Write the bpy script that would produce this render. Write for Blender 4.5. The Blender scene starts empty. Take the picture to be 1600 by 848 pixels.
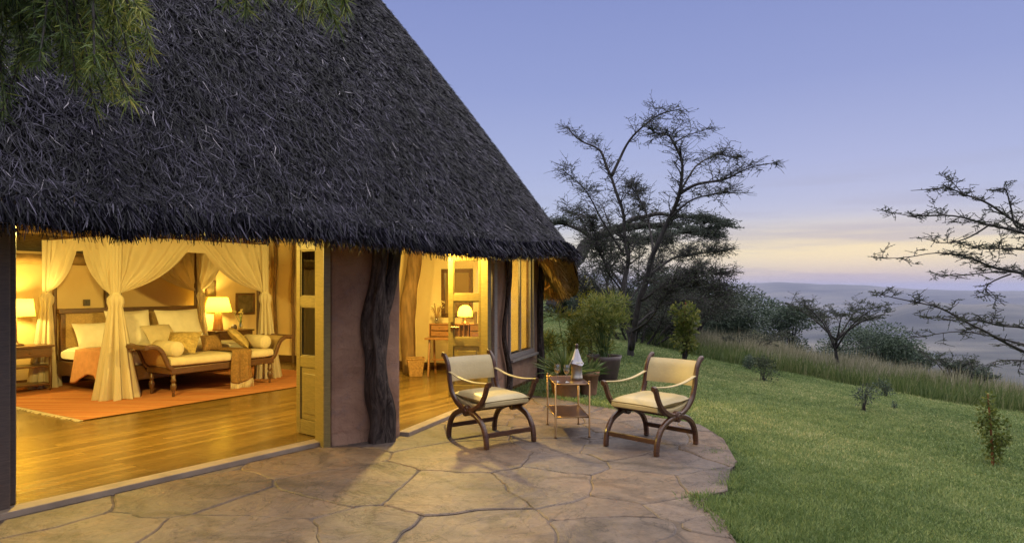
import bpy, math, random
import numpy as np
from mathutils import Vector, Matrix, noise

random.seed(7)
rng = np.random.default_rng(7)
scene = bpy.context.scene
COL = scene.collection
rad = math.radians

# ------------------------------------------------------------------ camera
CAMZ, F, CX, HY = 1.53, 1050.0, 800.0, 448.0
cam_d = bpy.data.cameras.new('camera')
cam_d.sensor_width = 36.0
cam_d.lens = 36.0 * F / 1600.0
cam_d.shift_y = (HY - 424.0) / 1600.0
cam_d.clip_start, cam_d.clip_end = 0.05, 200000.0
cam = bpy.data.objects.new('camera', cam_d)
COL.objects.link(cam)
cam.location = (0, 0, CAMZ)
cam.rotation_euler = (rad(90), 0, 0)
scene.camera = cam

# ------------------------------------------------------------------ sky and sun
SUN_AZ = rad(27)          # to the right of +Y, where the afterglow is
world = bpy.data.worlds.new('World')
scene.world = world
world.use_nodes = True
wn, wl = world.node_tree.nodes, world.node_tree.links
wn.clear()
w_out = wn.new('ShaderNodeOutputWorld')
w_bg = wn.new('ShaderNodeBackground')
w_bg.inputs['Strength'].default_value = 1.0
sky = wn.new('ShaderNodeTexSky')
sky.sky_type = 'NISHITA'
sky.sun_disc = False
sky.sun_elevation = rad(1.5)
sky.sun_rotation = SUN_AZ
geo = wn.new('ShaderNodeTexCoord')
sep = wn.new('ShaderNodeSeparateXYZ')
wl.new(geo.outputs['Generated'], sep.inputs[0])
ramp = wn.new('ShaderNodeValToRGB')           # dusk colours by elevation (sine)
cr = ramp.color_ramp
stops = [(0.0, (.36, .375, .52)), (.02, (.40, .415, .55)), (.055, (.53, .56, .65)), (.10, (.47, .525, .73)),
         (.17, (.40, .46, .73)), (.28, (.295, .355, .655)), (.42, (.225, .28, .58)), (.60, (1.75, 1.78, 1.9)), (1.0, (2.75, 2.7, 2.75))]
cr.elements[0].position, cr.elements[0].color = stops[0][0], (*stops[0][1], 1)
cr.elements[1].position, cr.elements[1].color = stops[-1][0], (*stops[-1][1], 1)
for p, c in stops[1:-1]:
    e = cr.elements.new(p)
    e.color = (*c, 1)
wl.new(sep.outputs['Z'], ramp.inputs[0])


def wmath(op, a, b=None, clamp=False):
    n = wn.new('ShaderNodeMath')
    n.operation = op
    n.use_clamp = clamp
    for k, x in enumerate((a, b)):
        if x is None:
            continue
        if isinstance(x, (int, float)):
            n.inputs[k].default_value = x
        else:
            wl.new(x, n.inputs[k])
    return n.outputs[0]


# afterglow: warm band low in the sun's direction
dot = wmath('ADD', wmath('MULTIPLY', sep.outputs['X'], math.sin(SUN_AZ)), wmath('MULTIPLY', sep.outputs['Y'], math.cos(SUN_AZ)))
az = wmath('POWER', wmath('MAXIMUM', dot, 0.0), 9.0)
band = wmath('SUBTRACT', sep.outputs['Z'], .050)
band = wmath('POWER', 2.718, wmath('MULTIPLY', wmath('MULTIPLY', band, band), -850.0))
glow = wmath('MULTIPLY', az, band, True)
mixg = wn.new('ShaderNodeMix')
mixg.data_type = 'RGBA'
mixg.blend_type = 'MIX'
wl.new(wmath('MULTIPLY', glow, .85), mixg.inputs['Factor'])
wl.new(ramp.outputs[0], mixg.inputs[6])
mixg.inputs[7].default_value = (.93, .80, .50, 1)
# thin streaks of cloud
mp = wn.new('ShaderNodeMapping')
mp.inputs['Scale'].default_value = (2.2, 2.2, 34.0)
mp.inputs['Rotation'].default_value = (0, rad(2.0), 0)
wl.new(geo.outputs['Generated'], mp.inputs[0])
cn = wn.new('ShaderNodeTexNoise')
cn.inputs['Scale'].default_value = 1.25
cn.inputs['Detail'].default_value = 6.0
wl.new(mp.outputs[0], cn.inputs['Vector'])
cm = wn.new('ShaderNodeMapRange')
cm.inputs[1].default_value, cm.inputs[2].default_value = .50, .66
wl.new(cn.outputs[0], cm.inputs[0])
low = wn.new('ShaderNodeMapRange')
low.inputs[1].default_value, low.inputs[2].default_value = .20, .05
wl.new(sep.outputs['Z'], low.inputs[0])
mixc = wn.new('ShaderNodeMix')
mixc.data_type = 'RGBA'
wl.new(wmath('MULTIPLY', wmath('MULTIPLY', cm.outputs[0], low.outputs[0]), .6), mixc.inputs['Factor'])
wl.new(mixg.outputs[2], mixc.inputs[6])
mixc.inputs[7].default_value = (.36, .38, .54, 1)
# the physical sky adds its own share
add = wn.new('ShaderNodeMix')
add.data_type = 'RGBA'
add.blend_type = 'ADD'
add.inputs['Factor'].default_value = .004
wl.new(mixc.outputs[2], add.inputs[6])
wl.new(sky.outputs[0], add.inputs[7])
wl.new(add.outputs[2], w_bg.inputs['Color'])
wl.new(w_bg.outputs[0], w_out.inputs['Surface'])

sun_d = bpy.data.lights.new('sun', 'SUN')
sun_d.energy = 0.9
sun_d.angle = rad(50)
sun_d.color = (1.0, .90, .82)
sun = bpy.data.objects.new('sun', sun_d)
COL.objects.link(sun)
sd = Vector((math.sin(SUN_AZ + .6) * math.cos(rad(28)), math.cos(SUN_AZ + .6) * math.cos(rad(28)), math.sin(rad(28))))
sun.rotation_euler = sd.to_track_quat('Z', 'Y').to_euler()
sun.location = (20, 20, 30)

vs = scene.view_settings
vs.view_transform, vs.look, vs.exposure, vs.gamma = 'Standard', 'None', 0.0, 1.0
vs.use_curve_mapping = False
scene.render.engine = 'CYCLES'
cy = scene.cycles
cy.use_denoising = True
cy.use_adaptive_sampling = True
cy.adaptive_threshold = .02
cy.max_bounces, cy.diffuse_bounces, cy.glossy_bounces = 8, 4, 3
cy.transmission_bounces, cy.volume_bounces, cy.transparent_max_bounces = 4, 0, 16
cy.caustics_reflective = cy.caustics_refractive = False
cy.sample_clamp_indirect = 4.0


# ------------------------------------------------------------------ helpers: numbers
def V(*a):
    return Vector(a)


def P(px, py, Y):
    """point at depth Y metres on the sight line of a photo pixel"""
    return Vector(((px - CX) / F * Y, Y, CAMZ - (py - HY) / F * Y))


def sstep(x, a, b):
    t = np.clip((np.asarray(x, float) - a) / (b - a), 0, 1)
    return t * t * (3 - 2 * t)


def edge_dist(x, y):
    """metres beyond the mown lawn's far edge (negative on the lawn)"""
    x, y = np.asarray(x, float), np.asarray(y, float)
    w = .5 * np.sin(x * .9 + y * .35) + .3 * np.sin(x * 2.1 - y * 1.3)
    return np.minimum(.6 * x + .8 * y - 18.7, .99 * x - .15 * y - .8) + w * .5


def ground_z(x, y):
    x, y = np.asarray(x, float), np.asarray(y, float)
    r = np.hypot(x, y)
    s = np.log1p(np.exp((np.minimum(x, 400) - 2.2) / .55)) * .55
    fade = 1 - sstep(r, 40, 200)
    z = -.02 - .14 * np.minimum(s, 40) * fade
    z = z + .022 * np.clip(y - 13, 0, 60) * sstep(4 - x, -3, 4)
    z = z + .05 * np.sin(x * .55 + 1) * np.sin(y * .42) * sstep(x, 2.5, 6) * fade
    e = edge_dist(x, y)
    dd = np.clip(e - 5, 0, 1e9)
    z = z - np.where(dd < 900, .20 * dd + .30 * dd * sstep(dd, 6, 60), 450.0)
    z = np.maximum(z, -430)
    hill = sstep(r, 13000, 19000)
    ang = np.arctan2(x, np.maximum(y, 1e-6))
    prof = -110 + 215 * np.exp(-((ang - .355) / .085) ** 2) + 110 * np.exp(-((ang - .48) / .09) ** 2) + 90 * np.exp(-((ang - .2) / .1) ** 2) \
        + 14 * np.sin(ang * 31) + 9 * np.sin(ang * 67 + 1) + 5 * np.sin(ang * 171)
    far = 1 - sstep(r, 20000, 26000) * .8
    mid = 270 * sstep(r, 6500, 9500) * np.clip(.45 + .35 * np.sin(ang * 9 + 2) + .22 * np.sin(ang * 23 + 1) + .1 * np.sin(ang * 61), 0, 1) * (1 - sstep(r, 9500, 12500))
    return z + (430 + prof) * hill * far + mid


def G(px, py, zoff=0.0):
    """ground point under a photo pixel"""
    dx, dz = (px - CX) / F, -(py - HY) / F
    Y = np.linspace(2, 120, 6000)
    g = ground_z(dx * Y, Y)
    k = np.argmax(CAMZ + dz * Y < g)
    return Vector((dx * Y[k], Y[k], float(g[k]) + zoff))


def gz(x, y):
    return float(ground_z(x, y))


# ------------------------------------------------------------------ helpers: objects
class MB:
    def __init__(self):
        self.v, self.f = [], []

    def add(self, vs_, fs_):
        o = len(self.v)
        self.v += [tuple(p) for p in vs_]
        self.f += [tuple(i + o for i in f) for f in fs_]
        return self

    def box(self, c, s, rot=None):
        hx, hy, hz = s[0] / 2, s[1] / 2, s[2] / 2
        pts = [Vector((x, y, z)) for x in (-hx, hx) for y in (-hy, hy) for z in (-hz, hz)]
        if rot is not None:
            R = rot if isinstance(rot, Matrix) else Matrix.Rotation(rot, 3, 'Z')
            pts = [R @ p for p in pts]
        c = Vector(c)
        return self.add([p + c for p in pts], [(0, 1, 3, 2), (4, 6, 7, 5), (0, 4, 5, 1), (2, 3, 7, 6), (0, 2, 6, 4), (1, 5, 7, 3)])

    def slab(self, p, q, z0, z1, t, inward):
        """upright wall from p to q (plan), its outer face on the line, thickness t towards inward"""
        p, q, n = Vector((p[0], p[1])), Vector((q[0], q[1])), Vector((inward[0], inward[1])).normalized()
        pts = []
        for a in (p, q):
            for b in (0, t):
                for z in (z0, z1):
                    pts.append((a.x + n.x * b, a.y + n.y * b, z))
        return self.add(pts, [(0, 1, 3, 2), (4, 6, 7, 5), (0, 4, 5, 1), (2, 3, 7, 6), (0, 2, 6, 4), (1, 5, 7, 3)])

    def tube(self, path, radii, n=8, cap=True, flat=None, wob=0.0):
        path = [Vector(p) for p in path]
        m = len(path)
        if isinstance(radii, (int, float)):
            radii = [radii] * m
        base = len(self.v)
        T0 = (path[1] - path[0]).normalized()
        N = T0.orthogonal().normalized()
        for i, p in enumerate(path):
            T = (path[min(i + 1, m - 1)] - path[max(i - 1, 0)])
            T = T.normalized() if T.length > 1e-9 else T0
            N = (N - T * N.dot(T))
            N = N.normalized() if N.length > 1e-6 else T.orthogonal().normalized()
            B = T.cross(N)
            for k in range(n):
                a = 2 * math.pi * k / n
                r = radii[i]
                if wob:
                    r *= 1 + wob * noise.noise(Vector((math.cos(a) * 1.7 + p.x * 3, math.sin(a) * 1.7 + p.y * 3, p.z * 2.2)))
                self.v.append(tuple(p + N * (math.cos(a) * r) + B * (math.sin(a) * r)))
        for i in range(m - 1):
            for k in range(n):
                a, b = base + i * n + k, base + i * n + (k + 1) % n
                self.f.append((a, b, b + n, a + n))
        if cap:
            self.f.append(tuple(base + k for k in reversed(range(n))))
            self.f.append(tuple(base + (m - 1) * n + k for k in range(n)))
        return self

    def sweep(self, path, side, w, t, ch=.25):
        """chamfered bar along a planar path; side = constant direction of its thickness t, w across"""
        path = [Vector(p) for p in path]
        S = Vector(side).normalized()
        m = len(path)
        c = min(w, t) * ch
        sec = [(-w / 2 + c, -t / 2), (w / 2 - c, -t / 2), (w / 2, -t / 2 + c), (w / 2, t / 2 - c), (w / 2 - c, t / 2), (-w / 2 + c, t / 2), (-w / 2, t / 2 - c), (-w / 2, -t / 2 + c)]
        base = len(self.v)
        for i, p in enumerate(path):
            T = (path[min(i + 1, m - 1)] - path[max(i - 1, 0)]).normalized()
            N = S.cross(T).normalized()
            for a, b in sec:
                self.v.append(tuple(p + N * a + S * b))
        for i in range(m - 1):
            for k in range(8):
                a, b = base + i * 8 + k, base + i * 8 + (k + 1) % 8
                self.f.append((a, b, b + 8, a + 8))
        self.f.append(tuple(base + k for k in reversed(range(8))))
        self.f.append(tuple(base + (m - 1) * 8 + k for k in range(8)))
        return self

    def lathe(self, prof, c=(0, 0, 0), n=20, close=True):
        base = len(self.v)
        for r, z in prof:
            for k in range(n):
                a = 2 * math.pi * k / n
                self.v.append((c[0] + r * math.cos(a), c[1] + r * math.sin(a), c[2] + z))
        for i in range(len(prof) - 1):
            for k in range(n):
                a, b = base + i * n + k, base + i * n + (k + 1) % n
                self.f.append((a, b, b + n, a + n))
        if close:
            self.f.append(tuple(base + k for k in reversed(range(n))))
            self.f.append(tuple(base + (len(prof) - 1) * n + k for k in range(n)))
        return self

    def grid(self, fn, nu, nv):
        base = len(self.v)
        for i in range(nu + 1):
            for j in range(nv + 1):
                self.v.append(tuple(fn(i / nu, j / nv)))
        for i in range(nu):
            for j in range(nv):
                a = base + i * (nv + 1) + j
                self.f.append((a, a + nv + 1, a + nv + 2, a + 1))
        return self

    def pillow(self, c, w, d, h, rot=None, n=14, pw=2.6, seed=0):
        c = Vector(c)
        R = rot if isinstance(rot, Matrix) else Matrix.Rotation(rot or 0, 3, 'Z')
        for sgn in (1, -1):
            def fn(a, b, sgn=sgn):
                x, y = a * 2 - 1, b * 2 - 1
                k = max(0, (1 - abs(x) ** pw) * (1 - abs(y) ** pw)) ** .5
                pin = 1 - .06 * (1 - abs(x) ** 2) * (abs(y) > .6) - .06 * (1 - abs(y) ** 2) * (abs(x) > .6)
                wr = .09 * noise.noise(Vector((x * 2.2 + seed, y * 2.2, seed * 1.7)))
                return c + R @ Vector((x * w / 2 * pin, y * d / 2 * pin, sgn * h / 2 * k * (1 + wr)))
            b0 = len(self.f)
            self.grid(fn, n, n)
            if sgn < 0:
                self.f[b0:] = [tuple(reversed(f)) for f in self.f[b0:]]
        return self

    def build(self, name, m, parent=None, smooth=False, bevel=0.0, sub=0, weld=False):
        me = bpy.data.meshes.new(name)
        me.from_pydata(self.v, [], self.f)
        me.update()
        return finish(name, me, m, parent, smooth, bevel, sub)


def finish(name, me, m, parent=None, smooth=False, bevel=0.0, sub=0):
    o = bpy.data.objects.new(name, me)
    COL.objects.link(o)
    if m is not None:
        me.materials.append(m)
    if parent is not None:
        o.parent = parent
    if smooth:
        me.polygons.foreach_set('use_smooth', [True] * len(me.polygons))
    if bevel:
        md = o.modifiers.new('bevel', 'BEVEL')
        md.width, md.segments, md.limit_method = bevel, 2, 'ANGLE'
    if sub:
        md = o.modifiers.new('sub', 'SUBSURF')
        md.levels = md.render_levels = sub
    return o


def np_mesh(name, verts, faces, m, parent=None, rnd=None, smooth=False):
    """verts (n,3), faces (k,c) of one corner count; rnd = one number per vertex, read by the material"""
    me = bpy.data.meshes.new(name)
    n, (k, c) = len(verts), faces.shape
    me.vertices.add(n)
    me.vertices.foreach_set('co', np.ascontiguousarray(verts, np.float32).ravel())
    me.loops.add(k * c)
    me.loops.foreach_set('vertex_index', np.ascontiguousarray(faces, np.int32).ravel())
    me.polygons.add(k)
    me.polygons.foreach_set('loop_start', np.arange(0, k * c, c, dtype=np.int32))
    if rnd is not None:
        at = me.attributes.new('rnd', 'FLOAT', 'POINT')
        at.data.foreach_set('value', np.ascontiguousarray(rnd, np.float32))
    me.update(calc_edges=True)
    return finish(name, me, m, parent, smooth)


def thing(name, label, cat, loc=(0, 0, 0), rotz=0.0, group=None):
    o = bpy.data.objects.new(name, None)
    COL.objects.link(o)
    o.location = loc
    o.rotation_euler = (0, 0, rotz)
    o.empty_display_size = .1
    return tag(o, label, cat, group)


def tag(o, label, cat, group=None):
    o['label'], o['category'] = label, cat
    if group:
        o['group'] = group
    return o


def kind(o, k):
    o['kind'] = k
    return o


def copy_thing(root, label, loc, rotz):
    def cp(o, par):
        c = o.copy()
        COL.objects.link(c)
        c.parent = par
        for ch in [x for x in o.children]:
            cp(ch, c)
        return c
    r = cp(root, None)
    r.location, r.rotation_euler, r['label'] = loc, (0, 0, rotz), label
    return r


def smooth_path(pts, n):
    """Catmull-Rom through pts, n samples per span"""
    pts = [Vector(p) for p in pts]
    out = []
    for i in range(len(pts) - 1):
        p0, p1, p2, p3 = pts[max(i - 1, 0)], pts[i], pts[i + 1], pts[min(i + 2, len(pts) - 1)]
        for k in range(n):
            t = k / n
            out.append(.5 * ((2 * p1) + (p2 - p0) * t + (2 * p0 - 5 * p1 + 4 * p2 - p3) * t * t + (3 * p1 - p0 - 3 * p2 + p3) * t ** 3))
    out.append(pts[-1])
    return out


# ------------------------------------------------------------------ materials
class NT:
    def __init__(self, name):
        self.m = bpy.data.materials.new(name)
        self.m.use_nodes = True
        self.n, self.l = self.m.node_tree.nodes, self.m.node_tree.links
        self.n.clear()
        self.out = self.n.new('ShaderNodeOutputMaterial')
        self.b = self.n.new('ShaderNodeBsdfPrincipled')
        self.l.new(self.b.outputs[0], self.out.inputs['Surface'])
        self._co = None

    def co(self, kind='Object', scale=(1, 1, 1), rot=(0, 0, 0)):
        t = self.n.new('ShaderNodeTexCoord')
        mpn = self.n.new('ShaderNodeMapping')
        mpn.inputs['Scale'].default_value = scale
        mpn.inputs['Rotation'].default_value = rot
        self.l.new(t.outputs[kind], mpn.inputs[0])
        return mpn.outputs[0]

    def noise(self, vec, scale, detail=4, rough=.55, dist=0.0):
        t = self.n.new('ShaderNodeTexNoise')
        t.inputs['Scale'].default_value, t.inputs['Detail'].default_value = scale, detail
        t.inputs['Roughness'].default_value, t.inputs['Distortion'].default_value = rough, dist
        self.l.new(vec, t.inputs['Vector'])
        return t.outputs[0]

    def ramp(self, fac, stops):
        r = self.n.new('ShaderNodeValToRGB')
        c = r.color_ramp
        c.elements[0].position, c.elements[0].color = stops[0][0], (*stops[0][1], 1)
        c.elements[1].position, c.elements[1].color = stops[-1][0], (*stops[-1][1], 1)
        for p, col in stops[1:-1]:
            c.elements.new(p).color = (*col, 1)
        self.l.new(fac, r.inputs[0])
        return r.outputs[0]

    def mix(self, fac, a, b, mode='MIX'):
        x = self.n.new('ShaderNodeMix')
        x.data_type, x.blend_type = 'RGBA', mode
        for sock, val in ((x.inputs[0], fac), (x.inputs[6], a), (x.inputs[7], b)):
            if isinstance(val, (int, float)):
                sock.default_value = val
            elif isinstance(val, tuple):
                sock.default_value = (*val, 1)
            else:
                self.l.new(val, sock)
        return x.outputs[2]

    def math(self, op, a, b=0.0):
        x = self.n.new('ShaderNodeMath')
        x.operation = op
        for sock, val in ((x.inputs[0], a), (x.inputs[1], b)):
            if isinstance(val, (int, float)):
                sock.default_value = val
            else:
                self.l.new(val, sock)
        return x.outputs[0]

    def attr(self, name='rnd'):
        a = self.n.new('ShaderNodeAttribute')
        a.attribute_name = name
        return a.outputs['Fac']

    def bump(self, h, strength=.3, dist=.01):
        b = self.n.new('ShaderNodeBump')
        b.inputs['Strength'].default_value, b.inputs['Distance'].default_value = strength, dist
        self.l.new(h, b.inputs['Height'])
        self.l.new(b.outputs[0], self.b.inputs['Normal'])

    def set(self, color=None, rough=None, spec=None, metal=None, sheen=None):
        if color is not None:
            if isinstance(color, tuple):
                self.b.inputs['Base Color'].default_value = (*color, 1)
            else:
                self.l.new(color, self.b.inputs['Base Color'])
        if rough is not None:
            if isinstance(rough, (int, float)):
                self.b.inputs['Roughness'].default_value = rough
            else:
                self.l.new(rough, self.b.inputs['Roughness'])
        if spec is not None:
            self.b.inputs['Specular IOR Level'].default_value = spec
        if metal is not None:
            self.b.inputs['Metallic'].default_value = metal
        return self

    def translucent(self, color, amount):
        """lets light through a thin leaf, cloth or shade"""
        t = self.n.new('ShaderNodeBsdfTranslucent')
        if isinstance(color, tuple):
            t.inputs[0].default_value = (*color, 1)
        else:
            self.l.new(color, t.inputs[0])
        mx = self.n.new('ShaderNodeMixShader')
        mx.inputs[0].default_value = amount
        self.l.new(self.b.outputs[0], mx.inputs[1])
        self.l.new(t.outputs[0], mx.inputs[2])
        self.l.new(mx.outputs[0], self.out.inputs['Surface'])
        self.mx = mx
        return self


def m_plain(name, col, rough=.6, var=.25, scale=6, bump=.15, spec=.4, metal=0.0, bscale=None, stretch=(1, 1, 1)):
    t = NT(name)
    v = t.co('Object', stretch)
    n = t.noise(v, scale, 5)
    a = tuple(c * (1 - var) for c in col)
    b = tuple(min(1, c * (1 + var)) for c in col)
    t.set(t.ramp(n, [(.3, a), (.7, b)]), rough, spec, metal)
    if bump:
        t.bump(t.noise(v, bscale or scale * 4, 4), bump, .01)
    return t.m


def m_wood(name, dark, light, rough=.4, grain=(2, 2, 18), axis_scale=6, bump=.15, spec=.5):
    t = NT(name)
    v = t.co('Object', grain)
    n = t.noise(v, axis_scale, 6, .6, .8)
    t.set(t.ramp(n, [(.3, dark), (.7, light)]), rough, spec)
    t.bump(n, bump, .004)
    return t.m


def m_leaf(name, stops, trans=.35, rough=.55):
    t = NT(name)
    c = t.ramp(t.attr(), stops)
    t.set(c, rough, .3)
    t.translucent(c, trans)
    return t.m


def m_glass(name, tint=(1, 1, 1), refl=.05):
    t = NT(name)
    t.n.remove(t.b)
    tr = t.n.new('ShaderNodeBsdfTransparent')
    tr.inputs[0].default_value = (*tint, 1)
    gl = t.n.new('ShaderNodeBsdfGlossy')
    gl.inputs['Roughness'].default_value = .02
    lw = t.n.new('ShaderNodeLayerWeight')
    lw.inputs['Blend'].default_value = .5
    fr = t.n.new('ShaderNodeMath')
    fr.operation = 'MULTIPLY_ADD'
    fr.inputs[1].default_value, fr.inputs[2].default_value = .85, refl
    pw = t.n.new('ShaderNodeMath')
    pw.operation = 'POWER'
    pw.inputs[1].default_value = 4.0
    t.l.new(lw.outputs['Facing'], pw.inputs[0])
    t.l.new(pw.outputs[0], fr.inputs[0])
    mx = t.n.new('ShaderNodeMixShader')
    t.l.new(fr.outputs[0], mx.inputs[0])
    t.l.new(tr.outputs[0], mx.inputs[1])
    t.l.new(gl.outputs[0], mx.inputs[2])
    t.l.new(mx.outputs[0], t.out.inputs['Surface'])
    return t.m


M = {}
# plaster inside and out
t = NT('ochre_plaster')
v = t.co()
t.set(t.ramp(t.noise(v, 1.3, 5), [(.3, (.70, .50, .26)), (.7, (.80, .62, .36))]), .85, .2)
t.bump(t.noise(v, 14, 5), .25, .01)
M['plaster_in'] = t.m
t = NT('terracotta_plaster')
v = t.co()
c = t.ramp(t.noise(v, 1.6, 6, .6), [(.25, (.21, .112, .070)), (.5, (.30, .175, .115)), (.75, (.37, .235, .16))])
c = t.mix(t.ramp(t.noise(v, 7, 6, .7), [(.55, (0, 0, 0)), (.75, (1, 1, 1))]), c, (.22, .145, .12))
cr_ = t.noise(v, 2.6, 9, .65, .8)
cr_ = t.math('ABSOLUTE', t.math('SUBTRACT', cr_, .5))
c = t.mix(.55, c, t.ramp(cr_, [(0, (.55, .5, .5)), (.008, (1, 1, 1)), (1, (1, 1, 1))]), 'MULTIPLY')
tr_ = t.noise(t.co('Object', (1, 1, 2.2), (0, .5, 0)), 4.0, 3, .5, .6)
c = t.mix(.5, c, t.ramp(tr_, [(.3, (.82, .80, .80)), (.7, (1.15, 1.12, 1.1))]), 'MULTIPLY')
t.set(c, .9, .15)
t.bump(t.math('ADD', t.math('MULTIPLY', tr_, 1.2), t.noise(v, 9, 6, .65)), .7, .02)
M['plaster_out'] = t.m
# thatch
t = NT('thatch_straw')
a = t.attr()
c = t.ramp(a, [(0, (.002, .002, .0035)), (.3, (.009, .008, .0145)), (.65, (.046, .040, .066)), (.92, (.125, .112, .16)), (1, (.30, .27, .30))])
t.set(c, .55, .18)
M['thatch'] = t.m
t = NT('thatch_underside')
v = t.co('Object', (3, 3, 30))
n = t.noise(v, 4, 6, .7, .5)
t.set(t.ramp(n, [(.3, (.16, .09, .035)), (.7, (.50, .32, .13))]), .9, .1)
t.bump(n, .8, .04)
M['thatch_in'] = t.m
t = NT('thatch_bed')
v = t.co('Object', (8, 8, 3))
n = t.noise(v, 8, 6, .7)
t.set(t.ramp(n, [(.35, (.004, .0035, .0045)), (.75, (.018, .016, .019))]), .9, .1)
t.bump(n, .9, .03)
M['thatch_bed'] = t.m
t = NT('weathered_trunk')
v = t.co('Object', (6, 6, 1.3))
n = t.noise(v, 2.4, 8, .68, 2.2)
t.set(t.ramp(n, [(.32, (.012, .009, .008)), (.48, (.06, .043, .036)), (.7, (.15, .11, .092))]), .85, .2)
t.bump(n, 1.0, .05)
M['trunk_post'] = t.m
M['trunk_post_in'] = m_plain('inner_trunk', (.20, .115, .055), .7, .4, 6, .5, .25, bscale=16, stretch=(3, 3, .5))
M['pole'] = m_plain('peeled_pole', (.40, .26, .12), .7, .3, 6, .3, .25, stretch=(1, 1, 1))
M['door_wood'] = m_wood('door_timber', (.14, .10, .028), (.25, .18, .062), .36)
M['door_unlit'] = m_wood('unlit_door_timber', (.05, .035, .03), (.10, .07, .055), .45)  # door timber with the unlit side's shade put into its colour
M['frame_grey'] = m_wood('weathered_frame', (.17, .14, .12), (.30, .25, .22), .6)
M['dark_wood'] = m_wood('polished_dark_wood', (.035, .014, .008), (.11, .045, .022), .28)
M['bed_wood'] = m_wood('bed_wood', (.06, .028, .012), (.15, .07, .03), .35)
M['desk_wood'] = m_wood('desk_wood', (.20, .08, .025), (.36, .16, .055), .3)
M['cane'] = m_plain('woven_cane', (.45, .31, .15), .7, .2, 60, .6, .2, bscale=90)
M['leather'] = m_plain('cream_leather', (.45, .34, .16), .42, .10, 3, .25, .5, bscale=40)
M['brass'] = m_plain('aged_brass', (.24, .14, .065), .34, .2, 8, .05, .5, 1.0)
M['steel'] = m_plain('hinge_steel', (.30, .28, .27), .4, .2, 8, .05, .5, 1.0)
M['pewter'] = m_plain('dull_pewter', (.38, .33, .26), .38, .2, 12, .05, .5, 1.0)
M['cloth_white'] = m_plain('white_cotton', (.78, .72, .62), .9, .06, 8, .25, .1, bscale=18)
M['napkin'] = m_plain('grey_linen', (.46, .43, .45), .9, .06, 8, .25, .1, bscale=18)
M['cloth_cream'] = m_plain('cream_cushion', (.62, .52, .36), .9, .1, 8, .3, .1, bscale=60)
M['cloth_gold'] = m_plain('gold_weave', (.42, .30, .12), .85, .35, 24, .4, .15, bscale=60)
M['cloth_brown'] = m_plain('brown_weave', (.26, .15, .06), .9, .3, 40, .5, .1, bscale=80)
M['fringe'] = m_plain('cream_fringe', (.60, .50, .34), .9, .1, 20, .2, .1)
M['coral'] = m_plain('coral_blanket', (.58, .30, .18), .9, .12, 10, .3, .1, bscale=40)
t = NT('sheer_netting')
v = t.co('Object', (1, 1, .3))
t.set(t.ramp(t.noise(v, 6, 4), [(.3, (.72, .62, .47)), (.7, (.82, .73, .58))]), .9, .1)
t.translucent((.80, .70, .54), .42)
M['net'] = t.m
t = NT('lamp_shade')
t.set((.75, .62, .28), .9, .1)
t.translucent((.62, .52, .14), .5)
M['shade'] = t.m
M['terracotta'] = m_plain('terracotta', (.34, .17, .10), .8, .3, 7, .3, .2, bscale=40)
M['dark_pot'] = m_plain('dark_glazed_pot', (.085, .055, .05), .45, .3, 6, .2, .5)
M['basket'] = m_plain('woven_basket', (.36, .20, .08), .8, .3, 30, .6, .2, bscale=50)
M['glass'] = m_glass('clear_glass', (.86, .88, .90), .26)
M['pane'] = m_glass('window_glass')
M['shaded_pane'] = m_glass('shade_tinted_glass', (.30, .28, .24), .07)  # clear panes tinted dark to stand in for the shaded reveal behind
M['wine'] = m_glass('pale_wine', (.92, .75, .40))
M['picture'] = m_plain('dark_print', (.12, .09, .05), .5, .6, 9, 0, .4)
M['mirror'] = m_plain('old_mirror', (.8, .74, .62), .08, .05, 3, 0, .5, 1.0)
M['white_vase'] = m_plain('white_ceramic', (.75, .70, .6), .25, .05, 5, 0, .5)
M['stem'] = m_plain('green_stem', (.07, .11, .035), .6, .3, 20, 0, .3)
M['petal'] = m_plain('pale_petals', (.80, .68, .35), .7, .15, 30, 0, .3)
M['twig_dry'] = m_plain('dry_twig', (.30, .17, .06), .7, .3, 20, 0, .3)
M['switch'] = m_plain('brown_plastic', (.10, .07, .045), .4, .1, 10, 0, .4)
M['bark'] = m_plain('grey_bark', (.050, .044, .043), .9, .4, 8, .6, .15, bscale=20, stretch=(2, 2, .6))
M['bark_red'] = m_plain('reddish_bark', (.20, .085, .04), .8, .35, 12, .4, .2)
# wooden floor of narrow boards along the room's long axis
RU, RV = Vector((.53, .848, 0)), Vector((-.848, .53, 0))       # room axes
RA = math.atan2(RU.y, RU.x)
t = NT('polished_boards')
v = t.co('Object', (1, 1, 1), (0, 0, -RA))
br = t.n.new('ShaderNodeTexBrick')
br.inputs['Scale'].default_value = 1.0
br.inputs['Brick Width'].default_value, br.inputs['Row Height'].default_value = 1.9, .085
br.inputs['Mortar Size'].default_value = .0034
br.inputs['Mortar Smooth'].default_value = .3
br.inputs['Color1'].default_value, br.inputs['Color2'].default_value = (.125, .072, .018, 1), (.255, .155, .042, 1)
br.inputs['Mortar'].default_value = (.035, .018, .008, 1)
br.offset = .37
t.l.new(v, br.inputs['Vector'])
g = t.co('Object', (1.2, 22, 1), (0, 0, -RA))
gr = t.noise(g, 3, 6, .65, .4)
c = t.mix(.55, br.outputs[0], t.ramp(gr, [(.25, (.45, .40, .34)), (.75, (1.25, 1.2, 1.1))]), 'MULTIPLY')
t.set(c, t.math('ADD', t.math('MULTIPLY', gr, .16), .17), .5)
t.bump(t.math('ADD', t.math('MULTIPLY', br.outputs['Fac'], -1.0), t.math('MULTIPLY', gr, .25)), .35, .004)
M['floor'] = t.m
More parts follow.
